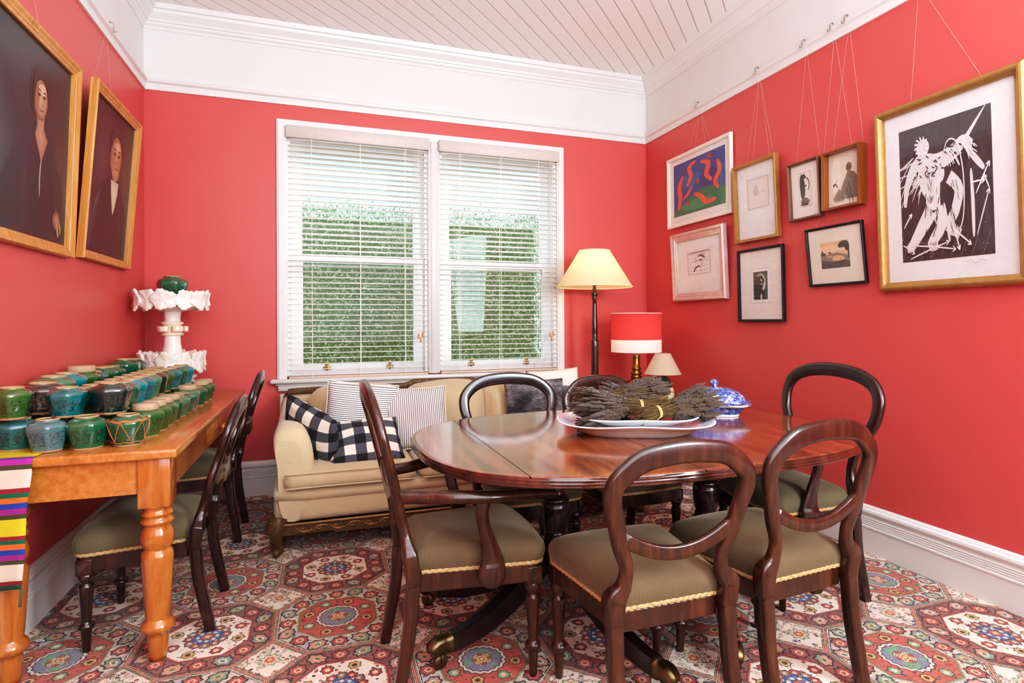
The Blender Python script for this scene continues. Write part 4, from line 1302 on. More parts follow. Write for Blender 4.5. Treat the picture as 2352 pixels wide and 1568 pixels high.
for lx in (SX0 + .035, SX1 - .035):
    for ly, f in ((SY0 + .04, 1), (SY1 - .12, 0)):
        s = -1 if lx < 0 else 1
        bm = bm_new()
        pth = catmull([sub((lx, ly + .01, .19)), sub((lx + s * .012, ly - .012, .13)), sub((lx + s * .004, ly - .008, .07)), sub((lx - s * .004, ly - .002, .035)), sub((lx + s * .008, ly - .022, .018))], 5)
        k = len(pth); rad = [.047, .048, .050, .050, .048, .045, .041, .036, .032, .028, .025, .023, .021, .021, .021, .022, .022, .023, .023, .022, .018]
        tube(bm, pth, rad[:k], 12, up=(0, 1, 0))
        for sgn in (-1, 1):   # knee scrolls and the curled toe
            c0 = sub((lx + s * .012, ly - .030, .128)); sp = []
            for j in range(22):
                q = j * .42; r = .034 - .0013 * j; sp.append(c0 + Vector((r * cos(q) * sgn * .7, -.012, r * sin(q) * .95 * sgn)))
            if sgn == 1: tube(bm, sp, .006, 6, up=(0, 1, 0))
        tr = Matrix.Translation(sub((lx + s * .010, ly - .024, .021)))
        add_lathe(bm, [(.004, -.021), (.018, -.016), (.024, -.004), (.024, .006), (.018, .017), (.004, .021)], 14, mat=tr @ Matrix.Rotation(pi / 2, 4, 'Y'))
        obj('leg', bm, M['carved'], t, 'carved cabriole leg with scroll foot')

# ------------------------------------------------------------------ loose cushions
def cushion(name, label, cat, w, h, th, m, c, ex, up, n=22, group=None, pipe=None, seed=0, flange=0.0, sag=.0):
    rr = random.Random(seed); ph = [rr.uniform(0, 6) for _ in range(6)]
    bm = bm_new()
    def pt(i, j, s):
        u = -1 + 2 * i / n; v = -1 + 2 * j / n
        k = (max(0, 1 - abs(u) ** 2.6) * max(0, 1 - abs(v) ** 2.6)) ** .55
        z = s * th / 2 * k * (1 + .10 * sin(3 * u + ph[0]) * cos(2.6 * v + ph[1])) + .008 * sin(5 * u + ph[2]) * sin(4 * v + ph[3]) * k
        e = 1 - .05 * (1 - v * v) ** 1 ; e2 = 1 - .05 * (1 - u * u)
        return (u * w / 2 * e, v * h / 2 * e2 - sag * (1 - u * u) * (v > 0) * v * h, z)
    F = [[bm.verts.new(pt(i, j, 1)) for j in range(n + 1)] for i in range(n + 1)]
    K = [[F[i][j] if i in (0, n) or j in (0, n) else bm.verts.new(pt(i, j, -1)) for j in range(n + 1)] for i in range(n + 1)]
    for i in range(n):
        for j in range(n):
            vface(bm, (F[i][j], F[i + 1][j], F[i + 1][j + 1], F[i][j + 1])); vface(bm, (K[i][j + 1], K[i + 1][j + 1], K[i + 1][j], K[i][j]))
    o = obj(name, bm, m)
    ex = Vector(ex).normalized(); up = Vector(up); up = (up - ex * up.dot(ex)).normalized(); ez = ex.cross(up)
    place(o, c, ex, up, ez)
    if pipe:
        bm = bm_new()
        edge = [pt(i, 0, 1) for i in range(n)] + [pt(n, j, 1) for j in range(n)] + [pt(n - i, n, 1) for i in range(n)] + [pt(0, n - j, 1) for j in range(n)]
        sweep(bm, [Vector(p) for p in edge], circ(.0035, 6), loop=True)
        obj('seam_edge', bm, pipe, o)
    return tag(o, label, cat, group)
dk = plain('33343c', .9, name='dark_edge_cotton')
cushion('scatter_cushion', 'cushion with fine horizontal ticking stripes, tilted against the sofa back', 'cushion', .40, .43, .15, M['tick'], (.235, 3.83, .650), (-.12, .06, -.98), (.98, .0, -.10), group='striped and checked cushions', pipe=M['linen'], seed=1)
cushion('scatter_cushion', 'cushion with vertical ticking stripes, standing beside the armchair back', 'cushion', .40, .40, .15, M['tick'], (.575, 3.785, .615), (1, -.06, .02), (-.04, .34, .94), group='striped and checked cushions', pipe=M['linen'], seed=2)
cushion('scatter_cushion', 'black and cream checked cushion leaning on the left sofa arm', 'cushion', .42, .40, .15, M['ging'], (-.045, 3.585, .580), (.56, -.62, -.28), (-.42, .12, .88), group='striped and checked cushions', seed=3)
cushion('scatter_cushion', 'black and cream checked cushion lying flat beneath the striped one', 'cushion', .42, .36, .13, M['ging'], (.245, 3.56, .530), (1, .06, .03), (-.02, .72, .52), group='striped and checked cushions', seed=4)
cushion('scatter_cushion', 'dark grey cushion printed with an animal face', 'cushion', .44, .40, .16, M['fur'], (1.44, 3.93, .625), (1, -.1, 0), (0, .3, .95), seed=5)
cushion('scatter_cushion', 'plain white cushion at the far right corner of the sofa back', 'cushion', .42, .40, .13, M['linen'], (1.70, 4.20, .665), (1, -.1, .06), (0, .22, .97), seed=6)
# grey fur throw folded over the right end
bm = bm_new()
soft(bm, (-.20, -.16, -.05), (.20, .16, .03), .045, (0, 0, .02)); soft(bm, (-.19, -.15, .022), (.19, .15, .06), .03, (0, 0, .02))
o = obj('fur_throw', bm, M['fur']); place(o, (1.76, 4.0, .60), (1, -.1, -.08), (.05, .6, .8), Vector((1, -.1, -.08)).cross(Vector((.05, .6, .8))).normalized())
tag(o, 'folded grey fur throw beside the animal print cushion', 'throw')

# ------------------------------------------------------------------ lamps on the right
t = thing('floor_lamp', 'tall floor lamp with wide cream shade and dark turned wooden stem', 'lamp', (2.045, 4.215, 0))
bm = bm_new(); add_lathe(bm, [(.02, 0), (.15, 0), (.155, .012), (.15, .03), (.10, .045), (.05, .06), (.035, .08)], 32); obj('base', bm, M['lampwood'], t)
bm = bm_new()
add_lathe(bm, [(r_ * 1.28, z_) for r_, z_ in [(.034, .07), (.040, .10), (.03, .13), (.028, .3), (.0265, .60), (.024, .80), (.0245, 1.03), (.025, 1.07), (.020, 1.085), (.0155, 1.095), (.021, 1.105), (.016, 1.115), (.020, 1.135), (.0175, 1.20), (.014, 1.36), (.013, 1.395), (.018, 1.40), (.019, 1.408), (.013, 1.412), (.020, 1.43), (.021, 1.45), (.014, 1.475), (.010, 1.49), (.010, 1.60)]], 24)
obj('pole', bm, M['lampwood'], t)
M['shade1'] = mk_shade('cream_lampshade', lambda z, n: mix(n * .3, 'f3e2ba', 'ead6a8'), .42, 0)
bm = bm_new(); rs = []
for r, z in ((.298, 1.498), (.122, 1.783)):
    rs.append([(r * cos(2 * pi * i / 64), r * sin(2 * pi * i / 64), z) for i in range(64)])
rings(bm, rs, cap0=False, cap1=False); sh = obj('lamp_shade', bm, M['shade1'], t)
bm = bm_new()
for r, z in ((.298, 1.498), (.122, 1.783)): sweep(bm, [(r * cos(2 * pi * i / 64), r * sin(2 * pi * i / 64), z) for i in range(64)], circ(.004, 6), loop=True)
obj('shade_trim', bm, plain('efe2bd', .8, name='shade_tape'), sh)
bm = bm_new(); add_lathe(bm, [(.012, 1.60), (.014, 1.64), (.030, 1.68), (.033, 1.70), (.026, 1.725), (.008, 1.735)], 16)
M['bulb'] = mk_glass('lamp_bulb_glass', (1, .98, .92, 1), .6); obj('bulb', bm, M['bulb'], t)
bm = bm_new()
for a in (0, 2 * pi / 3, 4 * pi / 3): tube(bm, [(.01 * cos(a), .01 * sin(a), 1.60), (.10 * cos(a), .10 * sin(a), 1.60 + .12), (.125 * cos(a), .125 * sin(a), 1.78)], .002, 5)
obj('shade_carrier', bm, M['brass'], t)

ST = .545
t = thing('side_table', 'small side table holding the two table lamps', 'table', (2.42, 3.98, 0))
bm = bm_new(); add_lathe(bm, [(.02, ST - .025), (.30, ST - .025), (.31, ST - .018), (.31, ST - .006), (.305, ST), (.02, ST)], 40); obj('table_top', bm, M['lampwood'], t)
for k in range(3):
    a = 2 * pi * k / 3 + .4; bm = bm_new(); tube(bm, catmull([(.24 * cos(a), .24 * sin(a), 0), (.17 * cos(a), .17 * sin(a), .25), (.2 * cos(a), .2 * sin(a), ST - .02)], 5), .016, 8); obj('leg', bm, M['lampwood'], t)
t = thing('table_lamp', 'table lamp with red drum shade banded white and brass column base', 'lamp', (2.345, 4.09, ST))
def zz(v): return v - ST
bm = bm_new(); add_lathe(bm, [(.02, 0), (.085, 0), (.09, .012), (.075, .025), (.05, .04), (.045, .06), (.07, .10), (.082, .14), (.078, .175), (.080, .19), (.088, .198), (.088, .206), (.05, .222), (.036, .232), (.045, .24), (.047, .25), (.033, .258), (.044, .268), (.044, .278), (.030, .29), (.036, .305), (.037, .315), (.027, .325), (.028, .40), (.032, .46)], 28)
obj('base', bm, mk_metal('antique_brass', '6b4f22', .28, 'a8803c'), t)
M['shade2'] = mk_shade('red_white_drum_shade', lambda z, n: mix(z.lt(1.082 - ST), mix(n * .2, 'd4504e', 'cc4846'), 'f4ece4'), .30, 0)
bm = bm_new(); rs = []
for z in (.988 - ST, 1.081 - ST, 1.083 - ST, 1.288 - ST): rs.append([(.196 * cos(2 * pi * i / 64), .196 * sin(2 * pi * i / 64), z) for i in range(64)])
rings(bm, rs, cap0=False, cap1=False); sh = obj('lamp_shade', bm, M['shade2'], t)
bm = bm_new()
for z in (.988 - ST, 1.288 - ST): sweep(bm, [(.196 * cos(2 * pi * i / 64), .196 * sin(2 * pi * i / 64), z) for i in range(64)], circ(.003, 6), loop=True)
obj('shade_trim', bm, plain('f4ece4', .7, name='white_shade_tape'), sh)
bm = bm_new(); add_lathe(bm, [(.012, .46), (.014, .49), (.030, .53), (.033, .55), (.026, .575), (.008, .585)], 16); obj('bulb', bm, M['bulb'], t)
bm = bm_new()
for a in (0, 2 * pi / 3, 4 * pi / 3): tube(bm, [(.01 * cos(a), .01 * sin(a), .462), (.194 * cos(a), .194 * sin(a), .462)], .002, 5)
obj('shade_carrier', bm, M['brass'], t)
t = thing('table_lamp', 'small table lamp with plain beige cone shade and patterned porcelain jar base', 'lamp', (2.437, 3.855, ST))
bm = bm_new(); add_lathe(bm, [(.03, 0), (.058, 0), (.060, .014), (.056, .024), (.066, .06), (.082, .108), (.086, .144), (.078, .18), (.056, .198), (.054, .206)], 32); jb = obj('base', bm, M['vase'], t)
bm = bm_new(); add_lathe(bm, [(.054, .204), (.058, .208), (.058, .224), (.05, .245), (.03, .262), (.012, .270), (.008, .273), (.008, .30)], 28); obj('jar_cover', bm, plain('22402f', .25, name='dark_green_cover'), jb, 'dark green domed cover')
M['shade3'] = mk_shade('beige_cone_shade', lambda z, n: mix(n * .3, 'dcc7ac', 'cdb494'), .25, 0)
bm = bm_new(); rs = []
for r, z in ((.137, .285), (.058, .437)): rs.append([(r * cos(2 * pi * i / 48), r * sin(2 * pi * i / 48), z) for i in range(48)])
rings(bm, rs, cap0=False, cap1=False); sh = obj('lamp_shade', bm, M['shade3'], t)
bm = bm_new(); 
for r, z in ((.137, .285), (.058, .437)): sweep(bm, [(r * cos(2 * pi * i / 48), r * sin(2 * pi * i / 48), z) for i in range(48)], circ(.002, 6), loop=True)
for a in (0, 2 * pi / 3, 4 * pi / 3): tube(bm, [(.0, .0, .28), (.09 * cos(a), .09 * sin(a), .386)], .0018, 5)
obj('shade_wire', bm, plain('cdb494', .7, name='beige_tape'), sh)
# ------------------------------------------------------------------ tableware
def sup(a, b, n, k=64):
    o = []
    for i in range(k):
        q = 2 * pi * i / k; c, s = cos(q), sin(q)
        o.append((a * abs(c) ** (2 / n) * (1 if c >= 0 else -1), b * abs(s) ** (2 / n) * (1 if s >= 0 else -1)))
    return o
SCR = -.40                                     # dishes lie askew on the table
def dish(name, label, loc, rz, a, b, prof, m, m2, n=3.0, wav=0):
    bm = bm_new(); rs = []
    for f, z in prof: rs.append([(x * f, y * f, z + wav * cos(4 * atan2(y, x)) * max(0, f - .8)) for x, y in sup(a, b, n, 96)])
    rings(bm, rs)
    for f in bm.faces:
        c = f.calc_center_median()
        if c.z > prof[3][1] - .5 and f.normal.z >= 0: pass
    o = obj(name, bm, [m, m2]); o.location = loc; o.rotation_euler = (0, 0, rz)
    tag(o, label, 'dish', 'large serving platters')
    return o
PC = (1.285, 2.265)
pl1 = dish('serving_platter', 'large cream-edged meat platter with pale blue print, on the polished table', (PC[0], PC[1], TZ), SCR, .335, .245,
     [(.60, 0), (.63, 0), (.65, .004), (.74, .016), (.80, .030), (.88, .040), (.97, .052), (1.0, .056), (1.0, .059), (.98, .060), (.9, .049), (.80, .038), (.72, .022), (.62, .014), (.3, .012)], M['cream_cer'], M['platter'], wav=.02)
for p in pl1.data.polygons:
    if p.normal.z > .3 and p.center.z > .011: p.material_index = 1
pl2 = dish('serving_platter', 'smaller blue-white platter nested in the large one under the lavender', (PC[0] + .012, PC[1] + .01, TZ + .0425), SCR + .03, .265, .19,
     [(.60, 0), (.66, 0), (.74, .008), (.85, .016), (.97, .026), (1.0, .030), (1.0, .033), (.97, .033), (.86, .022), (.74, .013), (.6, .006), (.3, .005)], M['cream_cer'], M['platter'], wav=.01)
for p in pl2.data.polygons:
    if p.normal.z > .3: p.material_index = 1

M['stalk'] = mk_wood('dry_lavender_stalk', '3a2e1a', '62502d', '8a7446', 0, .9, 0, 4); M['bud'] = mk_velvet('dry_lavender_bud', '20180f', '584632')
M['raffia'] = plain('cdb279', .8, name='raffia')
def bundle(label, c, ax, Ls, Lh, spread, n, seed, tie=.30):
    """stalk ends at c - ax*Ls, heads reach c + ax*Lh; tied at c"""
    r_ = random.Random(seed)
    t = thing('lavender_bundle', label, 'dried lavender', c, 0, 'bundles of dried lavender on the platter')
    ax = Vector(ax).normalized(); sd = ax.cross(Vector((0, 0, 1))).normalized(); up = sd.cross(ax).normalized()
    bs = bm_new(); bh = bm_new()
    for k in range(n):
        a = r_.uniform(0, 2 * pi); q = sqrt(r_.random())
        o = sd * (cos(a) * q) + up * (sin(a) * q * .8)
        R0 = .026; e0 = o * (R0 * 1.0 + .012) + Vector((r_.gauss(0, .006), r_.gauss(0, .006), r_.gauss(0, .004)))
        l0 = Ls * r_.uniform(.75, 1.1); l1 = Lh * r_.uniform(.28, 1.0)
        fan = o * (spread * .028) * (l1 / Lh)
        p0 = -ax * l0 + e0 * (1 + .3); p1 = o * R0; p2 = ax * (l1 * .45) + o * R0 + fan * .4; p3 = ax * l1 + o * R0 + fan
        tube(bs, [p0, p0.lerp(p1, .5) + o * .004, p1, p2, p3], .0011, 4)
        hl = r_.uniform(.05, .085); d = (p3 - p2).normalized()
        sd2 = d.cross(Vector((0, 0, 1))).normalized(); up2 = sd2.cross(d)
        core = []
        for f, rr in ((-.1, .002), (.15, .0062), (.5, .0058), (.8, .0042), (1.0, .001)):
            core.append([p3 + d * (f * hl) + sd2 * (rr * cos(2 * pi * j / 5)) + up2 * (rr * sin(2 * pi * j / 5)) for j in range(5)])
        rings(bh, core)
        m = 13
        for j in range(m):
            f = j / (m - 1); a2 = j * 2.4 + k; R2 = .0062 * (1.1 - .75 * f); rr = .0042 * (1 - .45 * f) * r_.uniform(.7, 1.3)
            cc = p3 + d * (f * hl * .97) + sd2 * (R2 * cos(a2)) + up2 * (R2 * sin(a2))
            tip = d * (rr * 1.7) + sd2 * (rr * .8 * cos(a2)) + up2 * (rr * .8 * sin(a2))
            vs = [bh.verts.new(cc + q_ * rr) for q_ in (sd2, up2, -sd2, -up2)]; vt = bh.verts.new(cc + tip); vb = bh.verts.new(cc - tip * .6)
            for (x, y) in ((0, 1), (1, 2), (2, 3), (3, 0)):
                vface(bh, (vs[x], vs[y], vt), 0, True); vface(bh, (vs[y], vs[x], vb), 0, True)
    s = obj('stalks', bs, M['stalk'], t); s['kind'] = 'stuff'
    h = obj('flower_heads', bh, M['bud'], t); h['kind'] = 'stuff'
    bm = bm_new()
    for dx in (-.003, .002, .006):
        sweep(bm, [ax * dx + sd * (.030 * cos(2 * pi * i / 24)) + up * (.026 * sin(2 * pi * i / 24)) for i in range(24)], circ(.0022, 5), loop=True, up=tuple(ax))
    tube(bm, catmull([up * .02 - sd * -.022, -sd * -.032 + up * -.006, sd * .036 - up * .026 - ax * .03, sd * .034 - up * .028 - ax * .055], 4), .0016, 5)
    obj('raffia_tie', bm, M['raffia'], t, 'pale raffia tie')
    return t
rt = Vector((.943, -.333, 0)); bk = Vector((.333, .943, 0))
def pp(r, b, z): return Vector((PC[0], PC[1], 0)) + rt * r + bk * b + Vector((0, 0, z))
bundle('lavender bundle lying on top of the heap, stalks to the left', pp(-.115, .05, .885), rt + bk * .18 + Vector((0, 0, .02)), .13, .21, 3.0, 300, 1)
bundle('lavender bundle at the front left with dark heads to the left', pp(.03, -.015, .858), -rt - bk * .08 - Vector((0, 0, .05)), .11, .235, 3.2, 330, 2)
bundle('lavender bundle at the front right with heads reaching towards the tureen', pp(.085, -.085, .842), rt + bk * .30 + Vector((0, 0, .16)), .10, .205, 2.4, 260, 3)
bundle('lavender bundle at the back right, half hidden by the others', pp(.09, .07, .85), -rt * .9 + bk * .35 + Vector((0, 0, .06)), .13, .18, 2.6, 180, 4)

t = thing('tureen', 'blue and white printed covered vegetable dish on the right of the table', 'tureen', (1.915, 2.545, TZ), -.62)
bm = bm_new(); rs = []
for f, z in ((.60, 0), (.66, 0), (.67, .006), (.64, .010), (.72, .022), (.80, .038), (.84, .050), (.92, .055), (.985, .062), (1.0, .066), (.985, .069), (.9, .062), (.8, .06), (.5, .03)):
    rs.append([(x * f, y * f, z + (.006 * cos(4 * atan2(y, x)) if f > .9 else 0)) for x, y in sup(.178, .138, 3.6, 80)])
rings(bm, rs); o = obj('dish', bm, [M['cream_cer'], mk_transfer('dark_blue_transfer', .62, 22)], t)
for p in o.data.polygons:
    if .012 < p.center.z < .05 or p.center.z > .063: p.material_index = 1
bm = bm_new(); rs = []
for f, z in ((.86, .064), (.88, .070), (.86, .078), (.80, .096), (.70, .112), (.58, .124), (.42, .134), (.22, .139), (.06, .141)):
    rs.append([(x * f, y * f, z) for x, y in sup(.178, .138, 2.6, 80)])
rings(bm, rs); ld = obj('lid', bm, M['transfer'], t)
bm = bm_new(); add_lathe(bm, [(.012, .136), (.009, .144), (.013, .150), (.018, .160), (.017, .170), (.010, .178), (.003, .181)], 12, sx=1.15, sy=.8); obj('knob', bm, M['transfer'], ld)
# ------------------------------------------------------------------ pictures
def artm(c, rough=.7):
    return plain(c, rough, name='print_ink')
_pm = {}
def paintm(rough):
    if rough in _pm: return _pm[rough]
    m, p = newmat('printed_picture' if rough > .5 else 'varnished_oil_paint')
    at = N.nt.nodes.new('ShaderNodeAttribute'); at.attribute_name = 'paint'
    v, x, y, z = coords()
    n = noise(mapping(v, (1, .35, 1)), 60, 4, .65); big = noise(v, 7, 4, .6)
    setin(p, 'Base Color', mix(n * (.10 if rough > .5 else .30), at.outputs['Color'], '0e0c0c') if rough < .5 else mix(n * .12, at.outputs['Color'], 'd8cfc4'))
    p.inputs['Roughness'].default_value = rough
    setin(p, 'Normal', bump(n * .6 + big, .04 if rough > .5 else .22, .002))
    _pm[rough] = m
    return m
def ell(cx, cy, rx, ry, rot=0, n=22):
    return [(cx + rx * cos(2 * pi * i / n) * cos(rot) - ry * sin(2 * pi * i / n) * sin(rot), cy + rx * cos(2 * pi * i / n) * sin(rot) + ry * sin(2 * pi * i / n) * cos(rot)) for i in range(n)]
def stroke(pts, w, asp=1.0, k=5, taper=True):
    P = [p.to_2d() for p in catmull([(x, y, 0) for x, y in pts], k)]; n = len(P); A = []; B = []
    for i, p in enumerate(P):
        t = P[min(i + 1, n - 1)] - P[max(i - 1, 0)]; nn = Vector((-t.y, t.x / 1)).normalized()
        f = i / (n - 1); ww = (w if not callable(w) else w(f)) / 2
        if taper and not callable(w): ww *= .35 + .65 * sin(pi * min(1, max(0, f)) ) ** .5
        A.append((p.x + nn.x * ww, p.y + nn.y * ww)); B.append((p.x - nn.x * ww, p.y - nn.y * ww))
    return ('strip', A, B)
def rect(a, b, c, d): return [(a, b), (c, b), (c, d), (a, d)]
def picture(name, label, corners, wall, prof, t, fm, inner, glass=True, cat='picture', group=None, art=None, artrect=None, boards=(), hook=None, cordx=.3, rough=.7, backdepth=None):
    """corners bl, br, tl of the front face; inner = frame width; boards = [(rect fractions, colour)], art = [(colour, polygon)] in artrect fractions (0..1 of the sight)"""
    bl, br, tl = (Vector(c) for c in corners)
    w = (br - bl).length; h = (tl - bl).length
    ex = (br - bl).normalized(); ey = (tl - bl); ey = (ey - ex * ey.dot(ex)).normalized(); ez = ex.cross(ey)
    o = thing(name, label, cat, (0, 0, 0), 0, group)
    org = (bl + br) / 2 - ez * t
    place(o, org, ex, ey, ez)
    def R4(i, z): return [(-w / 2 + i, i, z), (w / 2 - i, i, z), (w / 2 - i, h - i, z), (-w / 2 + i, h - i, z)]
    bm = bm_new(); rings(bm, [R4(i, z) for i, z in prof], loop=True, sm=False)
    obj('frame', bm, fm, o)
    zb = prof[-1][1] if backdepth is None else backdepth
    zb = max(.006, min(zb, t - .012)) if backdepth is None else zb
    iw, ih = w - 2 * inner, h - 2 * inner
    def X(u): return -iw / 2 + u * iw
    def Yv(v): return inner + v * ih
    def poly(bm, pts, z, mi):
        bmf = vface(bm, [bm.verts.new((X(u), Yv(v), z)) for u, v in pts], mi, False)
    def paint(bm, lay, pts, z, c):
        cs = c if isinstance(c, tuple) else (c, c)
        c0, c1 = lin(cs[0]), lin(cs[1])
        def V(u, v, k):
            w_ = bm.verts.new((X(u), Yv(v), z)); w_[lay] = k; return w_
        if isinstance(pts, tuple):
            A, B = pts[1], pts[2]
            for i in range(len(A) - 1):
                vs = [V(*A[i], c1), V(*A[i + 1], c1), V(*B[i + 1], c0), V(*B[i], c0)]; vface(bm, vs, 0, False)
        else:
            if len(pts) == 4 and not isinstance(c, tuple): vface(bm, [V(u, v, c0) for u, v in pts], 0, False); return
            cx = sum(p[0] for p in pts) / len(pts); cy_ = sum(p[1] for p in pts) / len(pts)
            if cs[0] == cs[1]:
                f = vface(bm, [V(u, v, c0) for u, v in pts], 0, False)
                if f: bmesh.ops.triangulate(bm, faces=[f])
            else:
                ce = V(cx, cy_, c1); R = [V(u, v, c0) for u, v in pts]
                for i in range(len(R)): vface(bm, (ce, R[i], R[(i + 1) % len(R)]), 0, False)
    if boards:
        bm = bm_new(); add_box(bm, (-iw / 2 - inner * .3, inner * .7, zb - .004), (iw / 2 + inner * .3, h - inner * .7, zb)); ms = [artm(boards[0][1], .8)]
        for k, (rc, c) in enumerate(boards[1:]):
            ms.append(artm(c, .8)); poly(bm, rect(*rc), zb + .0004 * (k + 1), k + 1)
        obj('mat_board', bm, ms, o)
    z = zb + .0004 * (len(boards) + 1)
    if art:
        a0, b0, a1, b1 = artrect
        bm = bm_new(); lay = bm.verts.layers.float_color.new('paint')
        for k, (c, pts) in enumerate(art):
            def q(P): return [(a0 + u * (a1 - a0), b0 + v * (b1 - b0)) for u, v in P]
            pts = ('strip', q(pts[1]), q(pts[2])) if isinstance(pts, tuple) else q(pts)
            paint(bm, lay, pts, z + k * .00004, c)
        obj('print' if glass else 'canvas', bm, paintm(rough), o)
    if glass:
        bm = bm_new(); zg = zb + .006 if backdepth is None else t - .05
        zg = zb + .006
        vface(bm, [bm.verts.new(p) for p in ((-iw / 2, inner, zg), (iw / 2, inner, zg), (iw / 2, h - inner, zg), (-iw / 2, h - inner, zg))], 0, False)
        obj('glazing', bm, M['pglass'], o)
    if hook is not None:
        inv = o.matrix_world.inverted()
        bm = bm_new()
        hp = Vector(hook)
        for s in (-1, 1):
            e = Vector((s * w * cordx, h * .86, .0015)); a = inv @ hp
            top = Vector((s * w * cordx, h + .004, -.002))
            # bend over the frame's back edge
            wx = (XR - .002) if org.x > 0 else (XL + .0015)
            eb = o.matrix_world @ Vector((e.x, e.y, -.002))
            def on(f): return inv @ Vector((wx, hp.y + (eb.y - hp.y) * f, hp.z + (eb.z - hp.z) * f))
            tube(bm, [a, on(.06), on(.96), Vector((e.x, e.y, -.002))], .0006, 4, up=(1, 0, 0))
        obj('hanging_cord', bm, plain('d9b8ae', .6, name='nylon_cord'), o)
        for s in (-1,):
            pass
    return o
def flatp(b, t): return [(0, 0), (0, t - .002), (.002, t), (b * .55, t), (b, t - .006), (b, t - .014), (b, 0)]
def boxp(b, t): return [(0, 0), (0, t), (b * .5, t), (b * .6, t - .004), (b, t - .003), (b + .0, t - .06 if t > .07 else .004), (b, 0)]
def roundp(b, t): return [(0, 0), (0, t * .5), (b * .08, t * .72), (b * .25, t * .95), (b * .45, t), (b * .65, t * .93), (b * .85, t * .72), (b * .92, t * .66), (b, t * .6), (b, 0)]
def stepp(b, t): return [(0, 0), (0, t * .8), (b * .12, t), (b * .3, t * .95), (b * .5, t * .72), (b * .68, t * .7), (b * .72, t * .62), (b * .9, t * .56), (b, t * .5), (b, 0)]
PR = 'framed pictures on the right-hand red wall'
def wallR(y0, y1, z0, z1, lean, t): return ((XR - t - .006, y0, z0), (XR - t - .006, y1, z0), (XR - t - .006 - lean, y0, z1))
rg = random.Random(5)
# 1  brightly coloured print (generic shapes)
A = [('34558f', rect(0, 0, 1, 1)), ('2f6fa8', ell(.35, .62, .22, .12)), ('2c4580', ell(.7, .55, .2, .16)),
     ('2f7d55', [(0, 0), (1, 0), (1, .30), (.86, .36), (.66, .40), (.5, .36), (.36, .30), (.2, .20), (0, .12)]), ('3f9468', ell(.5, .14, .34, .09))]
for pts, w in (([(.10, .12), (.14, .34), (.12, .56), (.2, .74)], .085), ([(.28, .52), (.36, .68), (.33, .86), (.46, .93)], .08), ([(.56, .88), (.70, .80), (.66, .62), (.76, .48)], .085), ([(.86, .80), (.90, .62), (.82, .44), (.88, .30)], .075), ([(.42, .34), (.55, .26), (.66, .12), (.84, .14)], .085), ([(.2, .30), (.30, .38), (.38, .50)], .055)):
    A.append(('e8623f', stroke(pts, w)))
for c in ((.30, .20), (.72, .92), (.50, .55)): A.append(('b5402c', ell(c[0], c[1], .035, .045)))
HK = [(XR - .048, 3.806, 2.850), (XR - .048, 3.158, 2.850), (XR - .048, 2.759, 2.850), (XR - .048, 2.555, 2.850), (XR - .048, 2.459, 2.850), (XR - .048, 2.06, 2.850), (XR - .048, 1.76, 2.850)]
picture('framed_print', 'print of orange shapes on blue and green in a cream frame', wallR(4.214, 3.414, 1.982, 2.550, .006, .026), 'R', flatp(.026, .026), .026, M['whitef'], .026, art=A, artrect=(.068, .115, .932, .925), boards=[(None, 'f0ece4'), ((.13, .05, .47, .056), 'c9c6c2')], hook=HK[0], cordx=.22, group=PR)
# 2  pale etching in a slim gold frame
E2 = [('ece2d2', rect(0, 0, 1, 1)), ('8a8076', rect(0, 0, 1, .012)), ('8a8076', rect(0, .988, 1, 1)), ('8a8076', rect(0, 0, .015, 1)), ('8a8076', rect(.985, 0, 1, 1)), ('d9cdbc', ell(.40, .58, .12, .17))]
for pts in ([(.32, .70), (.36, .76), (.46, .76), (.5, .66)], [(.33, .66), (.31, .52), (.36, .44)], [(.46, .64), (.5, .56), (.45, .54), (.48, .48), (.62, .50)], [(.36, .60), (.41, .61)], [(.40, .50), (.46, .49)], [(.7, .5), (.82, .52)]): E2.append(('8d857c', stroke(pts, .012)))
picture('framed_etching', 'faint pencil-like etching of a head in a slim gold frame', wallR(3.364, 2.959, 1.754, 2.276, .024, .036), 'R', flatp(.020, .036), .036, M['gold2'], .020, art=E2, artrect=(.27, .40, .80, .80), boards=[(None, 'f3f1ec'), ((.24, .375, .83, .825), 'e9e5dd')], hook=HK[1], cordx=.36, group=PR)
# 3  ink drawing in a broad silver frame
I3 = [('f3efea', rect(0, 0, 1, 1))]
for a in (rect(0, .99, 1, 1), rect(0, 0, 1, .012), rect(0, 0, .01, 1), rect(.99, 0, 1, 1)): I3.append(('3a3a3e', a))
for y in (.86, .70, .52, .34, .18): I3.append(('55555a', stroke([(0, y), (.25, y + rg.uniform(-.06, .06)), (.55, y + rg.uniform(-.06, .06)), (.8, y + rg.uniform(-.07, .07)), (1, y + rg.uniform(-.04, .1))], .010)))
for pts, w in (([(.02, .93), (.3, .95), (.6, .96), (.98, .98)], .03), ([(.46, .76), (.58, .82), (.70, .74), (.78, .68)], .06), ([(.52, .57), (.58, .62), (.68, .58)], .05), ([(.26, .10), (.34, .26), (.46, .33), (.54, .36)], .06), ([(.62, .48), (.66, .50)], .035), ([(.56, .30), (.62, .32)], .04), ([(.62, .40), (.68, .41)], .03), ([(.56, .14), (.62, .15)], .03), ([(.30, .62), (.36, .66), (.42, .6), (.36, .54), (.30, .6)], .02)): I3.append(('2a2a2e', stroke(pts, w)))
for k in range(7): I3.append(('6a6a70', stroke([(.66 + .02 * k, .78), (.67 + .018 * k, .90)], .008)))
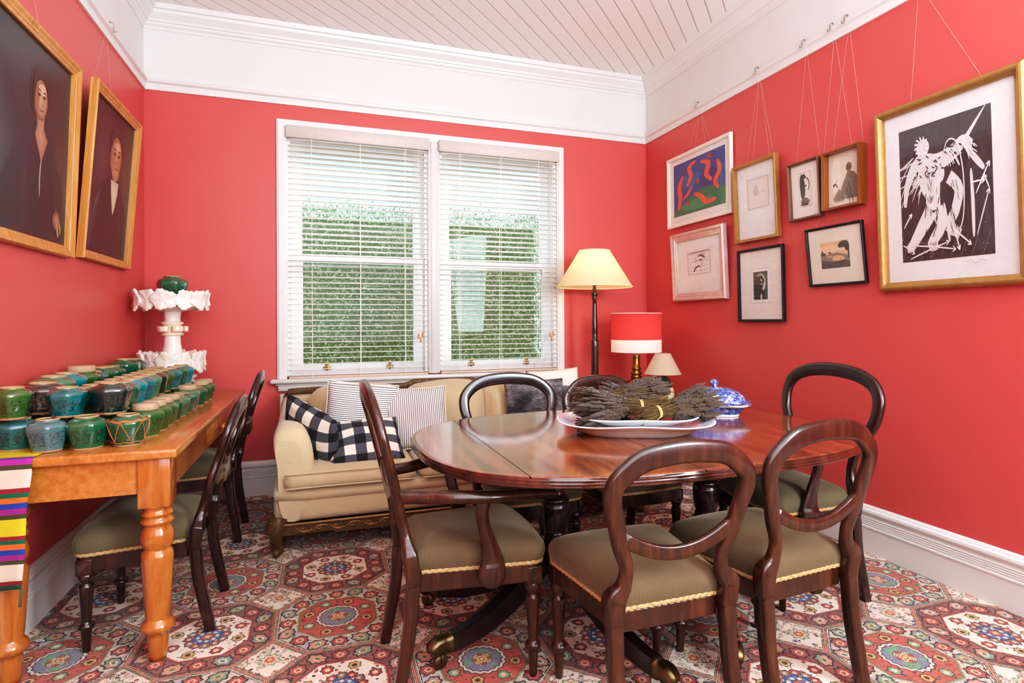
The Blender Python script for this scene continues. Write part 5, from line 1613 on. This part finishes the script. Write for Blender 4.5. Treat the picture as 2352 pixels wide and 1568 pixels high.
picture('framed_drawing', 'ink drawing of waves and wings in a broad silver frame', wallR(4.121, 3.464, 1.383, 1.916, .026, .040), 'R', stepp(.062, .040), .040, M['silver'], .062, art=I3, artrect=(.24, .34, .76, .76), boards=[(None, 'f4f1ec'), ((.21, .31, .79, .79), 'efebe4')], hook=HK[0], cordx=.36, group=PR)
# 4  small dark woodcut, tall black frame
D4 = [('3b4a4c', rect(0, 0, 1, 1)), ('10181a', ell(.48, .50, .40, .44)), ('10181a', rect(.1, 0, .8, .4)), ('cfd3cf', stroke([(.30, .84), (.55, .90), (.78, .76), (.84, .56), (.72, .36)], .07)),
      ('cfd3cf', stroke([(.74, .60), (.78, .48), (.66, .34)], .15)), ('10181a', stroke([(.52, .62), (.62, .58), (.6, .46)], .04)), ('cfd3cf', stroke([(.50, .72), (.64, .66)], .05)), ('cfd3cf', stroke([(.52, .56), (.64, .52)], .04)), ('cfd3cf', stroke([(.58, .2), (.54, .08), (.6, .02)], .10))]
for k in range(16): D4.append(('7f8a8a', stroke([(.08 + .05 * k, .78 + rg.uniform(0, .14)), (.13 + .05 * k, .82 + rg.uniform(0, .14))], .02)))
picture('framed_woodcut', 'small dark print in a wide cream mount and tall thin black frame', wallR(3.346, 2.924, 1.219, 1.704, .012, .024), 'R', flatp(.016, .024), .024, M['black'], .016, art=D4, artrect=(.325, .285, .66, .69), boards=[(None, 'eeeae0'), ((.265, .235, .715, .735), 'b9b0a2'), ((.27, .24, .715, .73), 'f1eee7')], hook=HK[1], cordx=.40, group=PR)
# 5  narrow figure print
F5 = [('efe6d8', rect(0, 0, 1, 1))]
for a in (rect(0, .985, 1, 1), rect(0, 0, 1, .012), rect(0, 0, .03, 1), rect(.97, 0, 1, 1)): F5.append(('c99f8a', a))
F5 += [('38352f', stroke([(.36, .90), (.28, .76), (.30, .56), (.32, .34), (.34, .26)], lambda f: .16 + .26 * sin(pi * min(1, f * .9 + .1)))), ('38352f', ell(.42, .90, .13, .05)), ('4c4941', ell(.52, .85, .10, .035)),
       ('514c44', stroke([(.62, .84), (.80, .74), (.84, .60), (.74, .46)], .07)), ('514c44', stroke([(.46, .60), (.62, .61)], .05)), ('6a6459', ell(.44, .15, .32, .12)), ('8f887b', ell(.60, .16, .2, .06)), ('3a372f', ell(.42, .07, .34, .035))]
for k in range(14): F5.append(('2c2a25', stroke([(.2 + .05 * k, .06 + rg.uniform(0, .1)), (.24 + .05 * k, .12 + rg.uniform(0, .12))], .022)))
picture('framed_woodcut', 'upright print of a slender standing figure in a narrow walnut frame', wallR(2.872, 2.63, 1.826, 2.169, .02, .030), 'R', flatp(.014, .030), .030, M['walnutf'], .014, art=F5, artrect=(.27, .19, .71, .84), boards=[(None, 'f0e8da')], hook=HK[2], cordx=.4, group=PR)
# 6  deep brown box frame
B6 = [('e9dac4', rect(0, 0, 1, 1)), ('f1e8d8', ell(.22, .6, .14, .34))]
B6 += [('6a5f52', ell(.60, .70, .085, .085)), ('85786a', stroke([(.66, .62), (.58, .46), (.50, .30), (.52, .18)], lambda f: .18 + .10 * f)), ('756a5d', [(.62, .62), (.74, .60), (.92, .44), (.96, .24), (.84, .12), (.56, .12), (.44, .18), (.52, .36)]), ('9a8c7b', [(.12, .16), (.30, .34), (.40, .30), (.56, .16), (.42, .1), (.2, .1)]),
       ('5a5047', stroke([(.16, .40), (.2, .44), (.28, .36)], .03)), ('5a5047', ell(.16, .42, .03, .03)), ('6a5f52', stroke([(.18, .43), (.28, .52)], .008))]
for k in range(22):
    x = rg.uniform(.52, .9); y = rg.uniform(.14, .56); B6.append(('4c443b', stroke([(x, y), (x + .03, y - .06), (x + rg.uniform(-.02, .06), y - .14)], .012)))
for k in range(8):
    x = rg.uniform(.14, .5); B6.append(('6f6456', stroke([(x, .12), (x + .03, .2), (x + .02, .28)], .01)))
for a in ((.575, .71), (.63, .715)): B6.append(('2f2a25', ell(a[0], a[1], .014, .008)))
picture('framed_drawing', 'brown drawing of a seated robed figure in a deep brown box frame', wallR(2.596, 2.349, 1.842, 2.166, .0, .058), 'R', boxp(.012, .058), .058, M['brownf'], .012, art=B6, artrect=(0, 0, 1, 1), boards=[(None, 'e2d2ba')], hook=HK[4], cordx=.44, group=PR, backdepth=.012)
# 7  landscape
L7 = [('e9bd92', rect(0, 0, 1, 1)), ('efd0a6', rect(0, .62, 1, .86)), ('8d8377', [(0, 0), (1, 0), (1, .42), (.8, .50), (.6, .54), (.4, .56), (.2, .50), (0, .62)]), ('5c5852', [(0, 0), (1, 0), (1, .22), (.7, .30), (.4, .22), (.2, .28), (0, .34)]), ('e6b98a', ell(.62, .34, .22, .08)), ('c9a67e', ell(.5, .44, .3, .04)), ('6a645c', stroke([(.42, .44), (.58, .54), (.76, .46)], .04)),
      ('4b4944', [(0, .52), (.06, .72), (.12, .60), (.2, .56), (.16, .48)]), ('5a5650', [(.26, .54), (.32, .64), (.40, .56)]), ('454440', ell(.84, .86, .17, .13)), ('454440', ell(.72, .82, .09, .09)), ('454440', ell(.94, .74, .08, .14)), ('454440', stroke([(.96, .94), (.98, .6), (.97, .3)], .05))]
for k in range(26):
    x = rg.uniform(0, .95); y = rg.uniform(.03, .3); L7.append(('3a3935', stroke([(x, y), (x + .06, y + rg.uniform(-.02, .03)), (x + .1, y)], .012)))
picture('framed_print', 'orange-skied landscape print in a cream mount and thin black frame', wallR(2.722, 2.337, 1.421, 1.754, .038, .020), 'R', flatp(.014, .020), .020, M['black'], .014, art=L7, artrect=(.22, .27, .76, .75), boards=[(None, 'ebe5d3')], hook=HK[3], cordx=.42, group=PR)
# 8  big print
W = 'eceae6'
B8 = [('2c2128', rect(0, 0, 1, 1)), ('33333a', rect(.80, .04, 1, .62)), ('3a3a42', [(0, .80), (1, .84), (1, 1), (0, 1)])]
def w_(pts, w): B8.append((W, stroke(pts, w)))
B8 += [(W, ell(.28, .83, .075, .065, .2)), (W, stroke([(.30, .76), (.16, .68), (.08, .56), (.05, .42)], lambda f: .13 - .10 * f)), (W, stroke([(.22, .74), (.42, .70), (.60, .74), (.72, .80), (.80, .76)], lambda f: .15 - .08 * f)), (W, stroke([(.30, .70), (.30, .58), (.36, .48)], lambda f: .16 - .03 * f)), (W, ell(.46, .62, .055, .07)),
       (W, stroke([(.40, .60), (.38, .46), (.38, .36)], lambda f: .14 + .03 * f)), (W, stroke([(.36, .36), (.24, .24), (.12, .12), (.06, .10)], lambda f: .15 - .10 * f)), (W, stroke([(.42, .36), (.46, .24), (.34, .11), (.42, .10)], lambda f: .14 - .09 * f)),
       (W, stroke([(.56, .58), (.66, .48), (.62, .34), (.56, .24), (.66, .16)], lambda f: .10 - .02 * f)), (W, stroke([(.74, .76), (.84, .66), (.92, .58)], .05)), (W, stroke([(.75, .82), (.86, .92), (.95, 1.0)], lambda f: .035 * (1 - f) + .004)), (W, stroke([(.79, .60), (.80, .36), (.80, .13)], .035)), (W, stroke([(.50, .40), (.53, .24), (.55, .12)], .03))]
for k in range(46):
    a = rg.uniform(3.3, 4.5); x = rg.uniform(.12, .48); y = rg.uniform(.60, .78); l = rg.uniform(.12, .26)
    w_([(x, y), (x + cos(a) * l * .5, y + sin(a) * l * .5), (x + cos(a) * l, y + sin(a) * l + rg.uniform(-.02, .02))], .008)
for k in range(40):
    x = rg.uniform(.16, .76); y = rg.uniform(.62, .80); B8.append(('2c2128', stroke([(x, y), (x + rg.uniform(.02, .05), y + rg.uniform(-.03, .03))], .010)))
for k in range(16):
    x = rg.uniform(.30, .46); y = rg.uniform(.18, .5); B8.append(('2c2128', stroke([(x, y), (x - .02, y - .05)], .009)))
for pts in ([(.47, .60), (.55, .82), (.66, .80), (.72, .56), (.70, .26), (.60, .16), (.50, .22)],): w_(pts, .012)
for (x0_, y0_, x1_, y1_) in ((.02, .13, .16, .06), (.1, .02, .55, .12), (.14, .12, .62, .06), (.84, .14, .97, .44), (.97, .44, .92, .54), (.84, .42, .98, .62), (.60, .20, .78, .08), (.62, .18, .66, .05), (.04, .26, .14, .36), (.80, .50, .93, .50)):
    w_([(x0_, y0_), ((x0_ + x1_) / 2, (y0_ + y1_) / 2 + .004), (x1_, y1_)], .012)
    d = Vector((x1_ - x0_, y1_ - y0_)).normalized()
    for s in (.5, -.5):
        q = Vector((-d.x * cos(s) + d.y * sin(s), -d.y * cos(s) - d.x * sin(s))); w_([(x1_, y1_), (x1_ + q.x * .02, y1_ + q.y * .02), (x1_ + q.x * .04, y1_ + q.y * .04)], .009)
for k in range(34):
    x = rg.uniform(.52, .84); y = rg.uniform(.70, .82); w_([(x, y), (x + rg.uniform(.02, .06), y - rg.uniform(.03, .09))], .007)
for k in range(22):
    x = rg.uniform(.28, .44); y = rg.uniform(.36, .66); B8.append(('2c2128', stroke([(x, y), (x + rg.uniform(-.02, .03), y - rg.uniform(.03, .06))], .005)))
for k in range(20):
    x = rg.uniform(.57, .66); y = rg.uniform(.22, .56); B8.append(('2c2128', stroke([(x, y), (x + .015, y - .06)], .006)))
for k in range(12):
    a = k * .52; w_([(.28 + .05 * cos(a), .84 + .045 * sin(a)), (.28 + .085 * cos(a + .2), .84 + .075 * sin(a + .2))], .014)
for k in range(9): B8.append(('8a8488', stroke([(.02 + k * .11, .01), (.10 + k * .11, .16)], .003)))
for k in range(30): B8.append((W, ell(rg.uniform(.02, .98), rg.uniform(.02, .22), .003, .003, 0, 8)))
B8.append(('b9b4b0', stroke([(.74, -.045), (.78, -.025), (.82, -.05), (.88, -.03), (.94, -.045)], .006)))
picture('framed_print', 'very large black and white print of striding figures in a thick gold frame', wallR(2.254, 1.565, 1.368, 2.274, .037, .040), 'R', roundp(.044, .040), .040, M['gold'], .044, art=B8, artrect=(.125, .115, .83, .90), boards=[(None, 'f2f1ee')], hook=HK[5], cordx=.30, group=PR)

# left wall portraits
PLG = 'oil portraits on the left wall'
def wallL(y0, y1, z0, z1, lean, t): return ((XL + t + .004, y0, z0), (XL + t + .004, y1, z0), (XL + t + .004 + lean, y0, z1))
sk, sk2, sk3 = 'b98d6c', '94654a', '6b4230'
P2 = [('241c1d', rect(0, 0, 1, 1)), (('241c1d', '4a3c36'), ell(.28, .66, .34, .40)), (('241c1d', '55443a'), ell(.84, .60, .22, .46)), (('241c1d', '3a3234'), ell(.2, .2, .24, .24)),
      (('1a1518', '100e12'), [(.06, 0), (.05, .28), (.18, .42), (.40, .52), (.50, .56), (.68, .56), (.78, .48), (.92, .36), (1, .2), (1, 0)]), (('17141a', '3f4250'), stroke([(.12, .02), (.18, .22), (.28, .42)], .09)), (('17141a', '53586a'), stroke([(.04, .02), (.10, .14), (.12, .32)], .06)), (('17141a', '2c2a33'), stroke([(.78, .04), (.80, .22), (.74, .40)], .07)),
      (('c4b493', 'e2d7bd'), [(.50, .53), (.69, .53), (.68, .44), (.63, .33), (.60, .29), (.56, .36), (.52, .45)]), (('2b211d', '3a2b22'), ell(.585, .775, .165, .105)), (('8f6446', 'c99b76'), ell(.585, .70, .132, .135)), (('8f6446', 'b5835f'), ell(.49, .68, .05, .09)), (('a8744f', 'c4936c'), ell(.59, .60, .095, .07)), (('7a4a36', '9b654a'), ell(.452, .69, .022, .042)),
      (('c99b76', 'dcb48f'), ell(.60, .765, .075, .04)), ('3a2219', ell(.548, .715, .026, .011)), ('3a2219', ell(.645, .715, .024, .011)), ('4a3022', stroke([(.515, .742), (.55, .75), (.58, .74)], .012)), ('4a3022', stroke([(.62, .74), (.65, .75), (.675, .742)], .012)), (('a8744f', '8f5f43'), stroke([(.60, .72), (.622, .665), (.60, .655)], .016)), ('7e4335', stroke([(.555, .622), (.60, .616), (.64, .622)], .012)),
      (('2b211d', '3f2f26'), stroke([(.43, .72), (.45, .81), (.56, .865), (.68, .85), (.73, .76)], .05))]
picture('oil_portrait', 'portrait of a man with white shirt front in honey wooden frame, nearer the corner', wallL(3.399, 4.142, 1.543, 2.42, .066, .036), 'L', stepp(.046, .036), .036, M['oak'], .046, glass=False, art=P2, artrect=(0, 0, 1, 1), boards=[(None, '231c1e')], hook=(XL + .048, 3.855, 2.850), cordx=.3, group=PLG, rough=.32)
P1 = [('1e1e21', rect(0, 0, 1, 1)), (('1e1e21', '303236'), ell(.45, .78, .50, .24)), (('1e1e21', '3f4449'), ell(.18, .40, .22, .46)), (('1e1e21', '2d292c'), ell(.84, .66, .18, .32)), (('1e1e21', '4a3531'), ell(.88, .42, .14, .26)), (('2b2224', '7a4f40'), ell(.87, .345, .085, .05)),
      (('19181d', '0d0c10'), [(.18, 0), (.26, .22), (.36, .40), (.50, .50), (.60, .54), (.70, .54), (.82, .48), (.93, .34), (.97, 0)]), (('121116', '232229'), stroke([(.50, .46), (.46, .24), (.48, .02)], .09)), (('121116', '26242b'), stroke([(.80, .44), (.86, .26), (.84, .06)], .07)),
      (('1e1512', '2e211b'), ell(.63, .785, .115, .11)), (('1e1512', '2a1d18'), ell(.565, .73, .05, .10)), (('8f6446', 'bd9070'), [(.590, .665), (.69, .665), (.685, .58), (.735, .525), (.70, .46), (.668, .40), (.63, .46), (.585, .525), (.605, .58)]), (('7a523c', '8f6446'), [(.592, .66), (.688, .66), (.68, .62), (.61, .61)]), (('94694b', 'd0a482'), ell(.642, .725, .073, .098)), (('85593f', '9d7052'), ell(.592, .715, .024, .08)),
      (('d0a482', 'deb896'), ell(.65, .775, .045, .03)), (('1a181c', 'cdbfae'), stroke([(.667, .42), (.655, .33), (.66, .22)], .018)), ('332018', ell(.618, .742, .016, .008)), ('332018', ell(.674, .742, .015, .008)), ('4a3022', stroke([(.595, .762), (.618, .769), (.64, .762)], .007)), ('4a3022', stroke([(.658, .762), (.677, .769), (.695, .760)], .007)), (('b58562', '94664a'), stroke([(.652, .745), (.665, .70), (.648, .692)], .011)), ('84402f', stroke([(.625, .668), (.648, .664), (.672, .67)], .009)), (('1e1512', '33251e'), stroke([(.557, .72), (.572, .81), (.63, .85), (.70, .82), (.722, .75)], .04)),
      (('5a3d2e', '9d7052'), ell(.875, .13, .05, .055)), (('94694b', 'bd9070'), stroke([(.86, .15), (.89, .09), (.91, .04)], .03)), (('94694b', 'bd9070'), stroke([(.88, .16), (.925, .10), (.93, .06)], .022))]
picture('oil_portrait', 'larger portrait of a woman in dark dress, cut by the left edge of the picture', wallL(2.39, 3.289, 1.525, 2.412, .034, .036), 'L', stepp(.05, .036), .036, M['oak'], .05, glass=False, art=P1, artrect=(0, 0, 1, 1), boards=[(None, '1c1a1e')], hook=(XL + .048, 2.85, 2.850), cordx=.3, group=PLG, rough=.3)

# picture-rail hooks
def hook(x, y, sx, label):
    bm = bm_new()
    P = [(sx * q_, 0, z_) for q_, z_ in ((0, .012), (.004, .020), (.014, .025), (.025, .020), (.030, .008), (.030, -.012), (.034, -.024), (.042, -.025), (.047, -.014))]
    sweep(bm, catmull(P, 4), rrect(.012, .0028, .4, 1))
    o = obj('picture_hook', bm, M['steel']); o.location = (x, y, 2.872)
    tag(o, label, 'hook', 'metal picture-rail hooks')
NH = ['picture-rail hook above the print in the cream frame, nearest the corner', 'picture-rail hook above the slim gold-framed etching', 'picture-rail hook above the narrow walnut frame', 'picture-rail hook left of the two close together above the brown frame', 'picture-rail hook right of the two close together above the brown frame']
for (x, y, z), n_ in zip(HK, NH): hook(XR - .008, y, -1, n_)
for (x, y, z) in HK[5:]: pass
hook(XL + .008, 3.855, 1, 'picture-rail hook on the left wall above the portrait of the man')
# ------------------------------------------------------------------ light
def lamp(name, kind, loc, power, color, rot=None, size=None, **k):
    d = bpy.data.lights.new(name, kind); d.energy = power; d.color = color
    if size is not None:
        if kind == 'AREA': d.shape = 'RECTANGLE'; d.size, d.size_y = size
        elif kind == 'SUN': d.angle = size
        else: d.shadow_soft_size = size
    o = bpy.data.objects.new(name, d); COL.objects.link(o); o.location = loc
    if rot is not None: o.rotation_euler = Vector(rot).to_track_quat('-Z', 'Y').to_euler()
    return o
lamp('fill_lamp', 'AREA', (.8, YR + .15, 1.9), 120, (.84, .96, 1), (0.02, 1, -.12), (3.2, 2.0))
lamp('bounce_lamp', 'AREA', (.8, -.45, 2.2), 170, (.84, .96, 1), (0, .25, 1), (2.6, 1.4))
lamp('side_fill_lamp', 'AREA', (2.5, -1.0, 1.9), 255, (.88, .97, 1), (-.85, .62, -.12), (1.1, 1.7))  # added unseen lamp that brightens the left wall; no window is built here
lamp('floor_lamp_bulb', 'POINT', (2.045, 4.215, 1.615), 4.6, (1, .76, .5), size=.035)
lamp('table_lamp_bulb', 'POINT', (2.345, 4.09, 1.13), 2.6, (1, .8, .58), size=.03)
lamp('daylight_sun', 'SUN', (4, 12, 9), 5.5, (1, .95, .86), (-.72, -.50, -.52), math.radians(.6))
wd = bpy.data.worlds.new('sky'); SC.world = wd; wd.use_nodes = True
N.nt = wd.node_tree
bg = wd.node_tree.nodes['Background']
tc, x, y, z = coords('Generated')
N.nt.links.new(ramp(smooth(z, -.2, .6), [(0, 'dfe6ea'), (1, 'c3d8f0')]), bg.inputs[0])
bg.inputs[1].default_value = 6.5

# ------------------------------------------------------------------ camera
cd = bpy.data.cameras.new('camera'); cam = bpy.data.objects.new('camera', cd); COL.objects.link(cam); SC.camera = cam
yaw, roll = .33953, .00421
cy, sy, cr, sr = cos(yaw), sin(yaw), cos(roll), sin(roll)
fwd = Vector((sy, cy, 0)); right0 = Vector((cy, -sy, 0)); down0 = fwd.cross(right0)
right = right0 * cr + down0 * sr; down = -right0 * sr + down0 * cr
place(cam, (0, 0, 1.22086), right, -down, -fwd)
cd.sensor_fit = 'HORIZONTAL'; cd.sensor_width = 36; cd.lens = 36 * 1354.04 / 2352
cd.shift_x = -(1213.16 - 1176) / 2352; cd.shift_y = (740.263 - 784) / 2352
cd.clip_start = .02
SC.view_settings.view_transform = 'Standard'; SC.view_settings.look = 'None'; SC.view_settings.exposure = -0.28; SC.view_settings.gamma = 1.0
SC.cycles.use_denoising = True; SC.cycles.use_adaptive_sampling = True; SC.cycles.adaptive_threshold = .035
SC.cycles.max_bounces = 10; SC.cycles.diffuse_bounces = 5; SC.cycles.glossy_bounces = 4; SC.cycles.transparent_max_bounces = 12
SC.cycles.sample_clamp_indirect = 8; SC.cycles.caustics_reflective = False; SC.cycles.caustics_refractive = False

SC.view_settings.use_white_balance = True
SC.view_settings.white_balance_temperature = 5800; SC.view_settings.white_balance_tint = 2
SC.view_settings.use_curve_mapping = True
cv = SC.view_settings.curve_mapping.curves[3]
cv.points.new(.07, .045); cv.points.new(.30, .29); cv.points.new(.72, .755)
SC.view_settings.curve_mapping.update()
